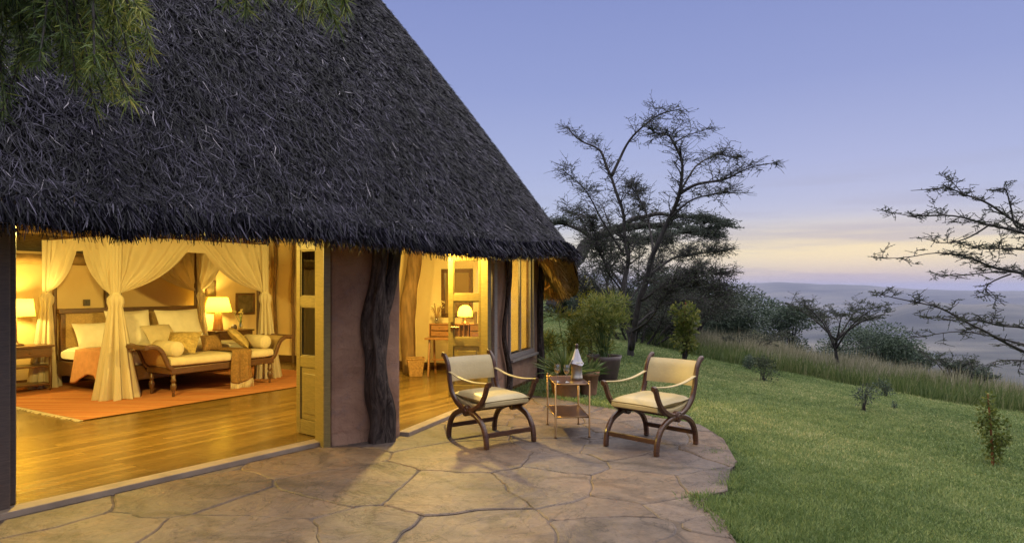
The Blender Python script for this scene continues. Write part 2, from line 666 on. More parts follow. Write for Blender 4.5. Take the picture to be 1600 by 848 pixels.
# rug
t = NT('terracotta_rug')
v = t.co('Object', (1, 1, 1), (0, 0, 0))
st = t.noise(t.co('Object', (.25, 9, 1)), 2.2, 3)
c = t.ramp(st, [(.25, (.30, .10, .045)), (.5, (.47, .19, .085)), (.62, (.50, .25, .12)), (.8, (.28, .09, .045))])
t.set(c, .95, .05)
t.bump(t.noise(v, 160, 2), .5, .004)
M['rug'] = t.m
# flagstones
t = NT('flagstone')
v = t.co()
a = t.attr()
base = t.ramp(a, [(0, (.095, .070, .060)), (.3, (.148, .102, .072)), (.55, (.115, .091, .083)), (.8, (.168, .118, .086)), (1, (.108, .090, .087))])
big = t.noise(v, 1.1, 7, .62, .6)
fine = t.noise(v, 16, 6, .7)
strat = t.noise(t.co('Object', (1, 1, 1), (0, 0, .5)), 2.3, 8, .6, 1.6)
c = t.mix(.75, base, t.ramp(big, [(.30, (.50, .47, .49)), (.5, (1, 1, 1)), (.68, (1.5, 1.32, 1.06))]), 'MULTIPLY')
c = t.mix(.6, c, t.ramp(fine, [(.3, (.66, .65, .66)), (.65, (1.18, 1.16, 1.12))]), 'MULTIPLY')
lay = t.n.new('ShaderNodeTexWave')
lay.wave_type, lay.bands_direction = 'BANDS', 'DIAGONAL'
lay.inputs['Scale'].default_value, lay.inputs['Distortion'].default_value = .55, 16
lay.inputs['Detail'].default_value, lay.inputs['Detail Scale'].default_value = 5, .8
t.l.new(v, lay.inputs['Vector'])
c = t.mix(.5, c, t.ramp(lay.outputs[1], [(0, (.40, .36, .35)), (.10, (1, 1, 1)), (1, (1.08, 1.04, 1))]), 'MULTIPLY')
t.set(c, .62, .35)
hsum = t.math('ADD', t.math('ADD', t.math('MULTIPLY', strat, .9), t.math('MULTIPLY', fine, .18)), t.math('MULTIPLY', lay.outputs[1], .35))
ledge = t.noise(t.co('Object', (1.0, 1.7, 1), (0, 0, .9)), 1.5, 7, .6, 1.1)
led = t.math('SNAP', ledge, .07)
c = t.mix(.55, c, t.ramp(led, [(.28, (.62, .58, .60)), (.5, (1, 1, 1)), (.7, (1.28, 1.18, 1.05))]), 'MULTIPLY')
crk = t.noise(t.co('Object', (1, 1, 1), (0, 0, 1.9)), 1.9, 9, .62, .9)
crk = t.math('ABSOLUTE', t.math('SUBTRACT', crk, .5))
c = t.mix(.8, c, t.ramp(crk, [(0, (.35, .32, .32)), (.012, (1, 1, 1)), (1, (1, 1, 1))]), 'MULTIPLY')
ck2 = t.noise(t.co('Object', (1.3, .8, 1), (0, 0, .4)), 4.3, 7, .66, .7)
ck2 = t.math('ABSOLUTE', t.math('SUBTRACT', ck2, .46))
c = t.mix(.65, c, t.ramp(ck2, [(0, (.42, .39, .38)), (.010, (1, 1, 1)), (1, (1, 1, 1))]), 'MULTIPLY')
t.set(c)
t.bump(t.math('ADD', t.math('MULTIPLY', hsum, .7), t.math('MULTIPLY', led, 3.6)), 1.0, .045)
M['stone'] = t.m
M['sill_stone'] = m_plain('dressed_sandstone', (.27, .20, .14), .75, .2, 5, .4, .3, bscale=24)
M['mortar'] = m_plain('mortar', (.10, .078, .066), .95, .3, 9, .6, .1, bscale=40)
# ground sheet: lawn soil near, wooded escarpment and hazy plain far off
t = NT('ground_cover')
v = t.co()
n1 = t.noise(v, .35, 6, .6)
n2 = t.noise(v, 9, 5, .7)
c = t.ramp(n1, [(.3, (.050, .070, .018)), (.7, (.085, .105, .028))])
c = t.mix(.6, c, t.ramp(n2, [(.3, (.5, .5, .5)), (.7, (1.3, 1.3, 1.2))]), 'MULTIPLY')
pl = t.noise(t.co('Object', (.0004, .0011, .0004)), 1.0, 8, .62)
plain = t.ramp(pl, [(.38, (.03, .034, .034)), (.5, (.075, .074, .065)), (.64, (.15, .135, .11))])
sx = t.n.new('ShaderNodeSeparateXYZ')
t.l.new(t.co(), sx.inputs[0])
dist = t.n.new('ShaderNodeVectorMath')
dist.operation = 'LENGTH'
t.l.new(t.co(), dist.inputs[0])
mr = t.n.new('ShaderNodeMapRange')
mr.inputs[1].default_value, mr.inputs[2].default_value = 60, 400
t.l.new(dist.outputs['Value'], mr.inputs[0])
c = t.mix(mr.outputs[0], c, plain)
t.set(c, .95, .1)
t.bump(n2, .5, .03)
M['ground'] = t.m
M['grass'] = m_leaf('lawn_blades', [(0, (.07, .115, .034)), (.38, (.16, .22, .075)), (.72, (.29, .335, .125)), (1, (.52, .47, .22))], .35)
M['tallgrass'] = m_leaf('tall_green_blades', [(0, (.05, .085, .024)), (.6, (.12, .155, .048)), (1, (.26, .25, .12))], .35)
M['drygrass'] = m_leaf('dry_seed_grass', [(0, (.13, .13, .07)), (.6, (.27, .25, .16)), (1, (.44, .39, .28))], .35)
M['acacia'] = m_leaf('acacia_leaf', [(0, (.026, .036, .022)), (.6, (.062, .080, .044)), (1, (.12, .135, .075))], .25)
M['acacia_dark'] = m_leaf('acacia_dark_leaf', [(0, (.032, .042, .034)), (.7, (.072, .09, .064)), (1, (.13, .145, .10))], .25)
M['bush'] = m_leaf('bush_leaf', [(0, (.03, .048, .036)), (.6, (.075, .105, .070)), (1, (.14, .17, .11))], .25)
M['bush_green'] = m_leaf('bright_bush_leaf', [(0, (.06, .085, .018)), (.5, (.15, .18, .036)), (1, (.30, .27, .07))], .35)
M['yellow_leaf'] = m_leaf('yellow_leaf', [(0, (.18, .20, .03)), (.5, (.42, .38, .045)), (1, (.62, .52, .08))], .35)
M['spiky'] = m_leaf('strap_leaf', [(0, (.05, .085, .025)), (.6, (.12, .17, .05)), (1, (.26, .28, .12))], .3, .4)
M['needle'] = m_leaf('needle_leaf', [(0, (.02, .035, .014)), (.4, (.09, .14, .035)), (.75, (.22, .26, .05)), (1, (.42, .38, .08))], .3, .45)

# ================================================================== GROUND
def make_ground():
    rings = np.concatenate([np.linspace(0.4, 8, 34), np.geomspace(8.3, 60, 66), np.geomspace(63, 1500, 60), np.geomspace(1600, 40000, 70)])
    fine = np.radians(np.linspace(-50, 50, 301))
    coarse = np.radians(np.linspace(56, 304, 32))
    ang = np.concatenate([fine, coarse])
    A, R = np.meshgrid(ang, rings)
    X, Y = np.sin(A) * R, np.cos(A) * R
    Z = ground_z(X, Y)
    n, k = len(rings), len(ang)
    verts = np.stack([X.ravel(), Y.ravel(), Z.ravel()], 1)
    i, j = np.meshgrid(np.arange(n - 1), np.arange(k), indexing='ij')
    a, b = (i * k + j).ravel(), (i * k + (j + 1) % k).ravel()
    faces = np.stack([a, a + k, b + k, b], 1)
    verts = np.vstack([verts, [[0, 0, -.02]]])
    o = np_mesh('ground', verts, faces, M['ground'], smooth=True)
    return kind(o, 'structure')


ground = make_ground()

# patio: flagstones cut from a Voronoi pattern, each with its own height and tint
PATIO = [(-9, -4), (1.3, -2), (1.22, 3.2), (1.34, 4.0), (1.40, 4.45), (1.33, 4.9), (1.62, 5.07), (1.80, 5.55), (1.98, 5.92), (1.82, 6.18), (2.06, 6.38), (2.14, 6.8), (2.10, 7.5), (1.55, 8.2), (1.08, 8.7), (.45, 9.4), (-.1, 9.8), (-2.5, 7.6), (-4.4, 4.6)]


def inside(poly, x, y):
    x, y = np.asarray(x), np.asarray(y)
    r = np.zeros(x.shape, bool)
    n = len(poly)
    for i in range(n):
        (x1, y1), (x2, y2) = poly[i], poly[(i + 1) % n]
        if y1 == y2:
            continue
        c = ((y1 > y) != (y2 > y)) & (x < (x2 - x1) * (y - y1) / (y2 - y1) + x1)
        r ^= c
    return r


def clip(poly, nx, ny, d):
    out = []
    for i in range(len(poly)):
        p, q = poly[i], poly[(i + 1) % len(poly)]
        a, b = nx * p[0] + ny * p[1] - d, nx * q[0] + ny * q[1] - d
        if a <= 0:
            out.append(p)
        if (a < 0 < b) or (b < 0 < a):
            s = a / (a - b)
            out.append((p[0] + (q[0] - p[0]) * s, p[1] + (q[1] - p[1]) * s))
    return out


def warp(x, y):
    p = Vector((x, y, 3.3))
    a = noise.noise(p * 1.6) * .06 + noise.noise(p * 5.5) * .035 + noise.noise(p * 14) * .008
    q = Vector((x + 31, y - 17, 8.8))
    b = noise.noise(q * 1.6) * .06 + noise.noise(q * 5.5) * .035 + noise.noise(q * 14) * .008
    return x + a, y + b


stone_polys = []


def to_patio(x, y):
    """a stone's rim stops at the terrace outline"""
    if bool(inside(PATIO, np.array([x]), np.array([y]))[0]):
        return x, y
    best = None
    for i in range(len(PATIO)):
        a, b = Vector(PATIO[i]), Vector(PATIO[(i + 1) % len(PATIO)])
        t = max(0, min(1, (Vector((x, y)) - a).dot(b - a) / (b - a).length_squared))
        q = a.lerp(b, t)
        d = (q - Vector((x, y))).length
        if best is None or d < best[0]:
            best = (d, q)
    return best[1].x + .012 * noise.noise(Vector((x * 9, y * 9, 2))), best[1].y + .012 * noise.noise(Vector((x * 9, y * 9, 7)))


def make_patio():
    r = random.Random(21)
    seeds = []
    tries = 0
    wgt = {}
    while tries < 9000:
        tries += 1
        x, y = r.uniform(-5.5, 3.2), r.uniform(-3, 11)
        big = .50 + .40 * (noise.noise(Vector((x * .6, y * .6, 1))) + .5)
        if x > .7:
            big *= .82
        if all(math.hypot(x - a, (y - b) * 1.15) > big for a, b in seeds):
            seeds.append((x, y))
            wgt[(x, y)] = r.uniform(0, .22)
    mb = MB()
    tint = []
    for (x, y) in seeds:
        if not bool(inside(PATIO, np.array([x + dx_ for dx_ in (0, .4, -.4, 0, 0)]), np.array([y + dy_ for dy_ in (0, 0, 0, .4, -.4)])).any()):
            continue
        poly = [(x - 2, y - 2), (x + 2, y - 2), (x + 2, y + 2), (x - 2, y + 2)]
        for (a, b) in seeds:
            if (a, b) == (x, y):
                continue
            dx, dy = a - x, b - y
            L = math.hypot(dx, dy)
            if L > 3.5:
                continue
            nx, ny = dx / L, dy / L
            poly = clip(poly, nx, ny, nx * x + ny * y + L / 2 + (wgt[(x, y)] - wgt[(a, b)]) / (2 * L) - .0032)
            if len(poly) < 3:
                break
        if len(poly) < 3:
            continue
        ring = []
        for i in range(len(poly)):
            p, q = poly[i], poly[(i + 1) % len(poly)]
            k = max(1, int(math.hypot(q[0] - p[0], q[1] - p[1]) / .07))
            ring += [(p[0] + (q[0] - p[0]) * t / k, p[1] + (q[1] - p[1]) * t / k) for t in range(k)]
        # round the corners a little
        m_ = len(ring)
        ring = ring if r.random() < .6 else [((ring[i - 1][0] + 2 * ring[i][0] + ring[(i + 1) % m_][0]) / 4, (ring[i - 1][1] + 2 * ring[i][1] + ring[(i + 1) % m_][1]) / 4) for i in range(m_)]
        ring = [to_patio(*warp(*p)) for p in ring]
        stone_polys.append(ring)
        cx, cy_ = sum(p[0] for p in ring) / m_, sum(p[1] for p in ring) / m_
        h = r.uniform(-.004, .004)
        tx, ty = r.uniform(-.004, .004), r.uniform(-.004, .004)

        def hz(p, dz):
            return (p[0], p[1], h + tx * (p[0] - cx) + ty * (p[1] - cy_) + dz)
        b0 = len(mb.v)
        rings = []
        for f, dz in ((1.0, -.05), (1.0, -.007), (.0, 0)):
            pts = []
            for p in ring:
                d = math.hypot(p[0] - cx, p[1] - cy_)
                s = 1 if f else max(0, 1 - .012 / max(d, .05))
                pts.append(hz((cx + (p[0] - cx) * s, cy_ + (p[1] - cy_) * s), dz))
            rings.append(pts)
        for pts in rings:
            mb.v += pts
        for lv in range(2):
            for i in range(m_):
                a, b = b0 + lv * m_ + i, b0 + lv * m_ + (i + 1) % m_
                mb.f.append((a, b, b + m_, a + m_))
        mb.f.append(tuple(range(b0 + 2 * m_, b0 + 3 * m_)))
        tint += [r.random()] * (3 * m_)
    o = mb.build('patio', M['stone'])
    at = o.data.attributes.new('rnd', 'FLOAT', 'POINT')
    at.data.foreach_set('value', tint)
    kind(o, 'structure')
    bed = MB().add([(x * .995 - .0, y, -.009) for x, y in PATIO], [tuple(range(len(PATIO)))]).build('patio_mortar', M['mortar'])
    kind(bed, 'structure')


make_patio()


# ================================================================== COTTAGE
U = Vector((.592, .806, 0))           # along the long front
NO = Vector((.806, -.592, 0))         # outwards
PL, PR = Vector((-3.40, 4.55, 0)), Vector((-1.865, 6.64, 0))
PA, PB = Vector((-1.74, 6.45, 0)), Vector((-1.14, 6.92, 0))      # front of the pier
QB = Vector((-.30, 9.2, 0))           # far jamb of the second doorway
WA, WB = Vector((-.22, 9.42, 0)), Vector((.44, 11.38, 0))        # wall with the window
E1, E2, E0 = Vector((-1.9, 12.35, 0)), Vector((-3.2, 12.9, 0)), Vector((-4.93, 13.64, 0))
FL = Vector((-5.36, 9.07, 0))         # bed corner nearest the doors


def B(u, v, z=0.0):
    """room coordinates from the near bed corner: u along the room, v towards the back wall"""
    p = FL + RU * u + RV * v
    return Vector((p.x, p.y, z))


FZ = .035                              # finished floor level inside
cottage = thing('thatched_cottage', 'thatched cottage with deep dark straw roof, plastered walls and wide doorways glowing amber', 'cottage', (0, 0, 0))

# floor
flo = MB()
fpts = [PL - U * 6, PL, PR, PA + Vector((-.05, .04, 0)), PB + Vector((-.02, .03, 0)), QB, WA, WB, E1, E2, E0, B(4, 2.05), B(-6.5, 2.05)]
flo.add([(p.x, p.y, FZ) for p in fpts] + [(p.x, p.y, -.02) for p in fpts],
        [tuple(range(len(fpts)))] + [(i, i + len(fpts), (i + 1) % len(fpts) + len(fpts), (i + 1) % len(fpts)) for i in range(len(fpts))])
kind(flo.build('wooden_floor', M['floor']), 'structure')
# stone strip along the first doorway
th = MB()
th.slab(PL - U * .1 - NO * .04, PR + U * .02 - NO * .04, -.02, .040, .15, (NO.x, NO.y))
th.build('threshold', M['sill_stone'], cottage, bevel=.006)
th2 = MB()
d2 = (QB - PB).normalized()
n2 = Vector((d2.y, -d2.x, 0))
th2.slab(PB - n2 * .04, QB - n2 * .04, -.02, .040, .13, (n2.x, n2.y))
th2.build('threshold', M['sill_stone'], cottage, bevel=.006)

# ---- walls
def wall(p, q, z0, z1, thick, inward, m, name='wall', bevel=.0):
    return MB().slab(p, q, z0, z1, thick, inward).build(name, m, cottage, bevel=bevel)


IN = (-NO.x, -NO.y)
wall(PL - U * 6.5, PL - U * .12, -.1, 2.75, .3, IN, M['plaster_out'])                 # beyond the left jamb
wall(PL - U * .12, PR + U * .12, 2.10, 2.42, .26, IN, M['plaster_out'], 'lintel')
wall(PB + Vector((0, .02, 0)), QB, 2.10, 2.42, .24, (-n2.x, -n2.y), M['plaster_out'], 'lintel')
# the pier between the doorways, slightly bulging hand-made plaster
pdir = (PB - PA).normalized()
pn = Vector((-pdir.y, pdir.x, 0))


def pier_pt(a, b):
    # closed outline of the pier, a round the outline, b upwards
    w, dpt, rc = (PB - PA).length, .42, .05
    per = [(0, dpt), (0, rc), (rc * .3, rc * .3), (rc, 0), (w * .5, -.012), (w - rc, 0), (w - rc * .3, rc * .3), (w, rc), (w, dpt)]
    k = a * (len(per) - 1)
    i = min(int(k), len(per) - 2)
    s, tt = [per[i][j] + (per[i + 1][j] - per[i][j]) * (k - i) for j in (0, 1)]
    z = -.1 + b * 2.48
    wob = noise.noise(Vector((s * 3, z * 1.5, 4.0))) * .012
    p = PA + pdir * s + pn * (tt + wob)
    flare = max(0, .12 - max(z, 0)) * .12
    p -= pn * flare * (1 if 0 < a < 1 else 0)
    return Vector((p.x, p.y, z))


MB().grid(pier_pt, 32, 28).build('pier', M['plaster_out'], cottage, smooth=True)
# back, end and window walls
wall(B(-6.5, 2.05), B(4.6, 2.05), -.1, 2.06, .3, (RV.x, RV.y), M['plaster_in'])
for a, b in ((E0 + (B(4, 2.05) - E0) * 0, E2), (E2, E1), (E1, WB)):
    dd_ = (b - a).normalized()
    n_ = Vector((-dd_.y, dd_.x, 0))
    if n_.dot(Vector((0, 1, 0))) < 0:
        n_ = -n_
    wall(a, b, -.1, 2.55, .25, (n_.x, n_.y), M['plaster_in'])
wall(B(-6.5, 2.05), B(-6.5, -4.6), -.1, 2.75, .3, (-RU.x, -RU.y), M['plaster_in'])
wd = (WB - WA).normalized()
wnn = Vector((-wd.y, wd.x, 0))                                     # inward
WL = (WB - WA).length
w0, w1, wz0, wz1 = .56, 1.72, .53, 1.98                            # window opening along the wall
for (a, b, z0, z1) in ((0, w0, -.1, 2.55), (w1, WL, -.1, 2.55), (w0, w1, -.1, wz0), (w0, w1, wz1, 2.55)):
    wall(WA + wd * a, WA + wd * b, z0, z1, .10, (wnn.x, wnn.y), M['plaster_out'])
# skirting along the end walls
for a, b in ((E0, E2), (E2, E1), (E1, WB)):
    dd_ = (b - a).normalized()
    n_ = Vector((dd_.y, -dd_.x, 0))
    MB().slab(a, b, FZ, FZ + .13, .018, (n_.x, n_.y)).build('skirting', M['bed_wood'], cottage)
MB().slab(B(-4, 2.05), B(4.0, 2.05), FZ, FZ + .12, .018, (-RV.x, -RV.y)).build('skirting', M['bed_wood'], cottage)
# plate beam along the back wall
MB().tube([B(-5, 1.98, 1.94), B(-1, 1.99, 1.95), B(4.0, 1.98, 1.93)], .075, 9, wob=.12).build('beam', M['pole'], cottage, smooth=True)

# ---- window in the far wall
win = MB()
for (a, b, z0, z1) in ((w0 - .05, w1 + .05, wz0 - .07, wz0), (w0 - .04, w1 + .04, wz1, wz1 + .06), (w0 - .05, w0, wz0, wz1), (w1, w1 + .05, wz0, wz1)):
    win.slab(WA + wd * a, WA + wd * b, z0, z1, .10, (-wnn.x, -wnn.y)) if False else win.slab(WA + wd * a - wnn * .03, WA + wd * b - wnn * .03, z0, z1, .12, (wnn.x, wnn.y))
wm = (w0 + w1) / 2
for a in (w0 + .02, wm, w1 - .02):
    win.slab(WA + wd * (a - .022) + wnn * .005, WA + wd * (a + .022) + wnn * .005, wz0, wz1, .04, (wnn.x, wnn.y))
window = win.build('window', M['frame_grey'], cottage, bevel=.005)
for a, b in ((w0 + .05, wm - .03), (wm + .03, w1 - .05)):
    MB().slab(WA + wd * a + wnn * .015, WA + wd * b + wnn * .015, wz0, wz1, .006, (wnn.x, wnn.y)).build('pane', M['pane'], window)
MB().slab(WA + wd * (w0 - .09) - wnn * .09, WA + wd * (w1 + .09) - wnn * .09, wz0 - .11, wz0 - .072, .14, (wnn.x, wnn.y)).build('sill', M['frame_grey'], window, bevel=.006)


# ---- doors: two glazed panes above one raised panel
def door(origin, direction, width, thick_dir, m, height=1.99, handle=None, glass='pane'):
    """leaf from its hinge edge along direction (plan)"""
    d, n = Vector(direction).normalized(), Vector(thick_dir).normalized()
    o0 = Vector((origin[0], origin[1], 0))

    def bar(mb, a, b, z0, z1, off, t):
        return mb.slab(o0 + d * a + n * off, o0 + d * b + n * off, z0, z1, t, (n.x, n.y))
    zb = FZ + .012
    st = .070
    mb = MB()
    bar(mb, 0, st, zb, height, 0, .045)
    bar(mb, width - st, width, zb, height, 0, .045)
    for z0, z1 in ((zb, .19), (.72, .83), (1.335, 1.43), (1.90, height)):
        bar(mb, st, width - st, z0, z1, .001, .043)
    # beads round the panes
    for z0, z1 in ((.83, 1.335), (1.43, 1.90)):
        for a, b, c, e in ((st, st + .014, z0, z1), (width - st - .014, width - st, z0, z1), (st + .014, width - st - .014, z0, z0 + .014), (st + .014, width - st - .014, z1 - .014, z1)):
            bar(mb, a, b, c, e, .008, .03)
    leaf = mb.build('door', m, cottage, bevel=.004)
    pn_ = MB()
    bar(pn_, st, width - st, .19, .72, .014, .018)
    bar(pn_, st + .045, width - st - .045, .25, .66, .006, .034)
    pn_.build('panel', m, leaf, bevel=.012)
    for z0, z1 in ((.844, 1.321), (1.444, 1.886)):
        bar(MB(), st + .01, width - st - .01, z0, z1, .02, .005).build('pane', M[glass], leaf)
    for z in (.35, 1.0, 1.7):
        MB().tube([o0 + n * .0 - d * .008 + Vector((0, 0, z)), o0 - d * .008 + Vector((0, 0, z + .10))], .011, 8).build('hinge', M['steel'], leaf)
    if handle:
        h = MB()
        q = o0 + d * (width - .05)
        h.tube([q - n * .005 + V(0, 0, .98), q - n * .045 + V(0, 0, .98), q - n * .05 - d * .10 + V(0, 0, .98)], .009, 8)
        h.slab(q - d * .018, q + d * .018, .93, 1.05, .006, (-n.x, -n.y))
        h.build('handle', M['brass'], leaf)
    return leaf


# first doorway, far jamb: a bi-fold pair swung inwards, near leaf visible
dv = (Vector((-2.19, 6.86, 0)) - Vector((-1.82, 6.55, 0))).normalized()
dn = Vector((dv.y, -dv.x, 0))
door((-1.845, 6.575), dv, .475, -dn if dn.y < 0 else dn, M['door_wood'], glass='shaded_pane')
door((-1.80, 6.63), dv, .475, dn if dn.y > 0 else -dn, M['door_wood'], glass='shaded_pane')
# jamb post next to the pier
MB().slab(PA - pdir * .075 - pn * .01, PA - pdir * .004 - pn * .01, FZ - .05, 2.12, .22, (pn.x, pn.y)).build('door_frame', M['door_wood'], cottage, bevel=.006)
# near jamb of the first doorway (left of the picture): post and a leaf folded edge-on, both in the unlit colour
pj = PL
MB().slab(pj - U * .34 + NO * .03, pj - U * .004 + NO * .03, -.05, 2.1, .16, IN).build('door_frame', M['door_unlit'], cottage, bevel=.008)
lv = Vector((-.73, 1.0, 0)).normalized()
lf = door((pj.x - .03, pj.y + .02), lv, .48, (-lv.y, lv.x, 0) if False else (lv.y, -lv.x, 0), M['door_unlit'])
# second doorway
door((-.375, 9.15), (-1, .10, 0), .50, (0, 1, 0), M['door_wood'], handle=True)
door((-.375, 9.21), (-1, .10, 0), .50, (0, 1, 0), M['door_wood'])
MB().slab(QB - d2 * .10 + n2 * .01, QB + d2 * .02 + n2 * .01, FZ - .04, 2.12, .10, (-n2.x, -n2.y)).build('door_frame', M['door_wood'], cottage, bevel=.006)
MB().slab(WA - wd * .10 - wnn * .012, WA + wd * .02 - wnn * .012, -.05, 2.4, .10, (wnn.x, wnn.y)).build('door_frame', M['frame_grey'], cottage, bevel=.006)


# ---- tree-trunk posts
def trunk(path, radii, m, wob=.28, n=14):
    p = smooth_path(path, 8)
    rr = np.interp(np.linspace(0, 1, len(p)), np.linspace(0, 1, len(radii)), radii)
    mb = MB().tube(p, list(rr), n, wob=wob)
    return mb


tb = PA + pdir * .46 - pn * .10
px_ = pdir
mb = trunk([tb + V(0, 0, -.1), tb + px_ * .0 + V(0, 0, .25), tb - px_ * .03 + V(0, 0, .8), tb - px_ * .06 + V(0, 0, 1.2), tb - px_ * .01 + V(0, 0, 1.6), tb + px_ * .03 + pn * .02 + V(0, 0, 2.3)],
           [.135, .112, .108, .118, .085, .07], M['trunk_post'], .75, 22)
mb2 = trunk([tb + px_ * .0 + V(0, 0, 1.15), tb + px_ * .09 + V(0, 0, 1.45), tb + px_ * .17 + V(0, 0, 1.75), tb + px_ * .19 + pn * .02 + V(0, 0, 2.3)], [.06, .068, .062, .06], M['trunk_post'], .6, 14)
mb.add(mb2.v, mb2.f)
mb3 = trunk([tb + px_ * .07 - pn * .06 + V(0, 0, -.05), tb + px_ * .10 - pn * .05 + V(0, 0, .28), tb + px_ * .03 - pn * .05 + V(0, 0, .6)], [.075, .065, .03], M['trunk_post'], .4, 12)
mb.add(mb3.v, mb3.f)
mb.build('trunk_post', M['trunk_post'], cottage, smooth=True, sub=1)
# slim twisted post beside the window wall and corner post
tp = WA + wd * .28 - wnn * .06
trunk([tp + V(0, 0, -.1), tp + wd * .14 + V(0, 0, .25), tp - wd * .12 + V(0, 0, .8), tp + wd * .0 + V(0, 0, 1.25), tp + wd * .12 + V(0, 0, 1.7), tp + wd * .1 + V(0, 0, 2.3)],
      [.055, .042, .034, .032, .042, .05], M['trunk_post'], .5, 12).build('trunk_post', M['trunk_post'], cottage, smooth=True, sub=1)
tc = WB - wnn * .05
trunk([tc + V(0, 0, -.3), tc + V(.0, 0, .5), tc + V(-.02, 0, 1.2), tc + V(.02, 0, 1.7), tc + V(0, 0, 2.3)], [.075, .06, .055, .062, .065], M['trunk_post'], .45, 12).build('trunk_post', M['trunk_post'], cottage, smooth=True, sub=1)
# inside: thick trunk near the desk, thin poles on the end wall
ti = Vector((-1.76, 11.75, 0))
trunk([ti + V(-.03, 0, 0), ti + V(-.06, 0, .7), ti + V(-.05, 0, 1.3), ti + V(.05, 0, 1.9), ti + V(.06, 0, 2.7)], [.13, .13, .145, .12, .12], M['trunk_post_in'], .3, 16).build('trunk_post', M['trunk_post_in'], cottage, smooth=True, sub=1)
for q, r_ in ((E0 + V(.16, -.12, 0), .034), (E0 + V(.58, -.30, 0), .030)):
    trunk([q + V(0, 0, 0), q + V(.015, 0, .7), q + V(-.012, 0, 1.4), q + V(.015, 0, 1.9), q + V(0, 0, 2.5)], [r_] * 5, M['trunk_post_in'], .3, 10).build('trunk_post', M['trunk_post_in'], cottage, smooth=True)

# ---- thatched roof
LR, AR, RH = Vector((-7.9, 2.45, 0)), Vector((-3.0, 9.3, 0)), 6.8       # ridge ends, ridge height
EAVE = [(-6.46, -1.0, 1.895), (-2.91, 3.82, 1.895), (-2.45, 4.45, 1.91), (-1.61, 5.63, 1.935), (-.63, 6.9, 1.90), (.10, 8.2, 1.925), (.68, 9.4, 2.01),
        (.95, 10.2, 1.88), (1.12, 11.4, 1.45), (1.0, 12.8, 1.32), (.45, 14.0, 1.36), (-1.5, 15.0, 1.75), (-3.6, 15.3, 2.0), (-5.75, 14.1, 2.08), (-9.2, 8.2, 2.08), (-13.2, 1.7, 2.0), (-11, -2.0, 1.9), (-6.46, -1.0, 1.86)]
RDIR = (AR - LR).normalized()
RLEN = (AR - LR).length


def ridge_for(e):
    s = min(max((Vector((e[0], e[1], 0)) - LR).dot(RDIR), 0), RLEN)
    p = LR + RDIR * s
    return Vector((p.x, p.y, RH))


eave_s = smooth_path(EAVE, 12)
ridge_s = [ridge_for(e) for e in eave_s]
# ease the ridge foot so that the hip turns softly
for _ in range(10):
    ridge_s = [ridge_s[0]] + [(ridge_s[i - 1] + ridge_s[i] * 2 + ridge_s[i + 1]) / 4 for i in range(1, len(ridge_s) - 1)] + [ridge_s[-1]]
    for i, r_ in enumerate(ridge_s):
        r_.z = RH
NE = len(eave_s)
EA = np.array([tuple(p) for p in eave_s])
RI = np.array([tuple(p) for p in ridge_s])


def roof_pts(a, b, lift=0.0):
    """a in 0..NE-1 along the eave, b 0 at the eave .. 1 at the ridge (arrays)"""
    a, b = np.asarray(a, float), np.asarray(b, float)
    i = np.clip(a.astype(int), 0, NE - 2)
    f = (a - i)[..., None]
    e = EA[i] * (1 - f) + EA[i + 1] * f
    r = RI[i] * (1 - f) + RI[i + 1] * f
    p = e * (1 - b[..., None]) + r * b[..., None]
    h = r - e
    h[..., 2] = 0
    L = np.linalg.norm(h, axis=-1, keepdims=True)
    out = -h / np.maximum(L, 1e-6)
    bulge = .07 * np.sin(np.pi * np.clip(b, 0, 1)) + .08 * np.exp(-(b / .06) ** 2) * 0
    p = p + out * (bulge + lift * .8)[..., None]
    p[..., 2] += bulge * .5 + lift * .6
    return p


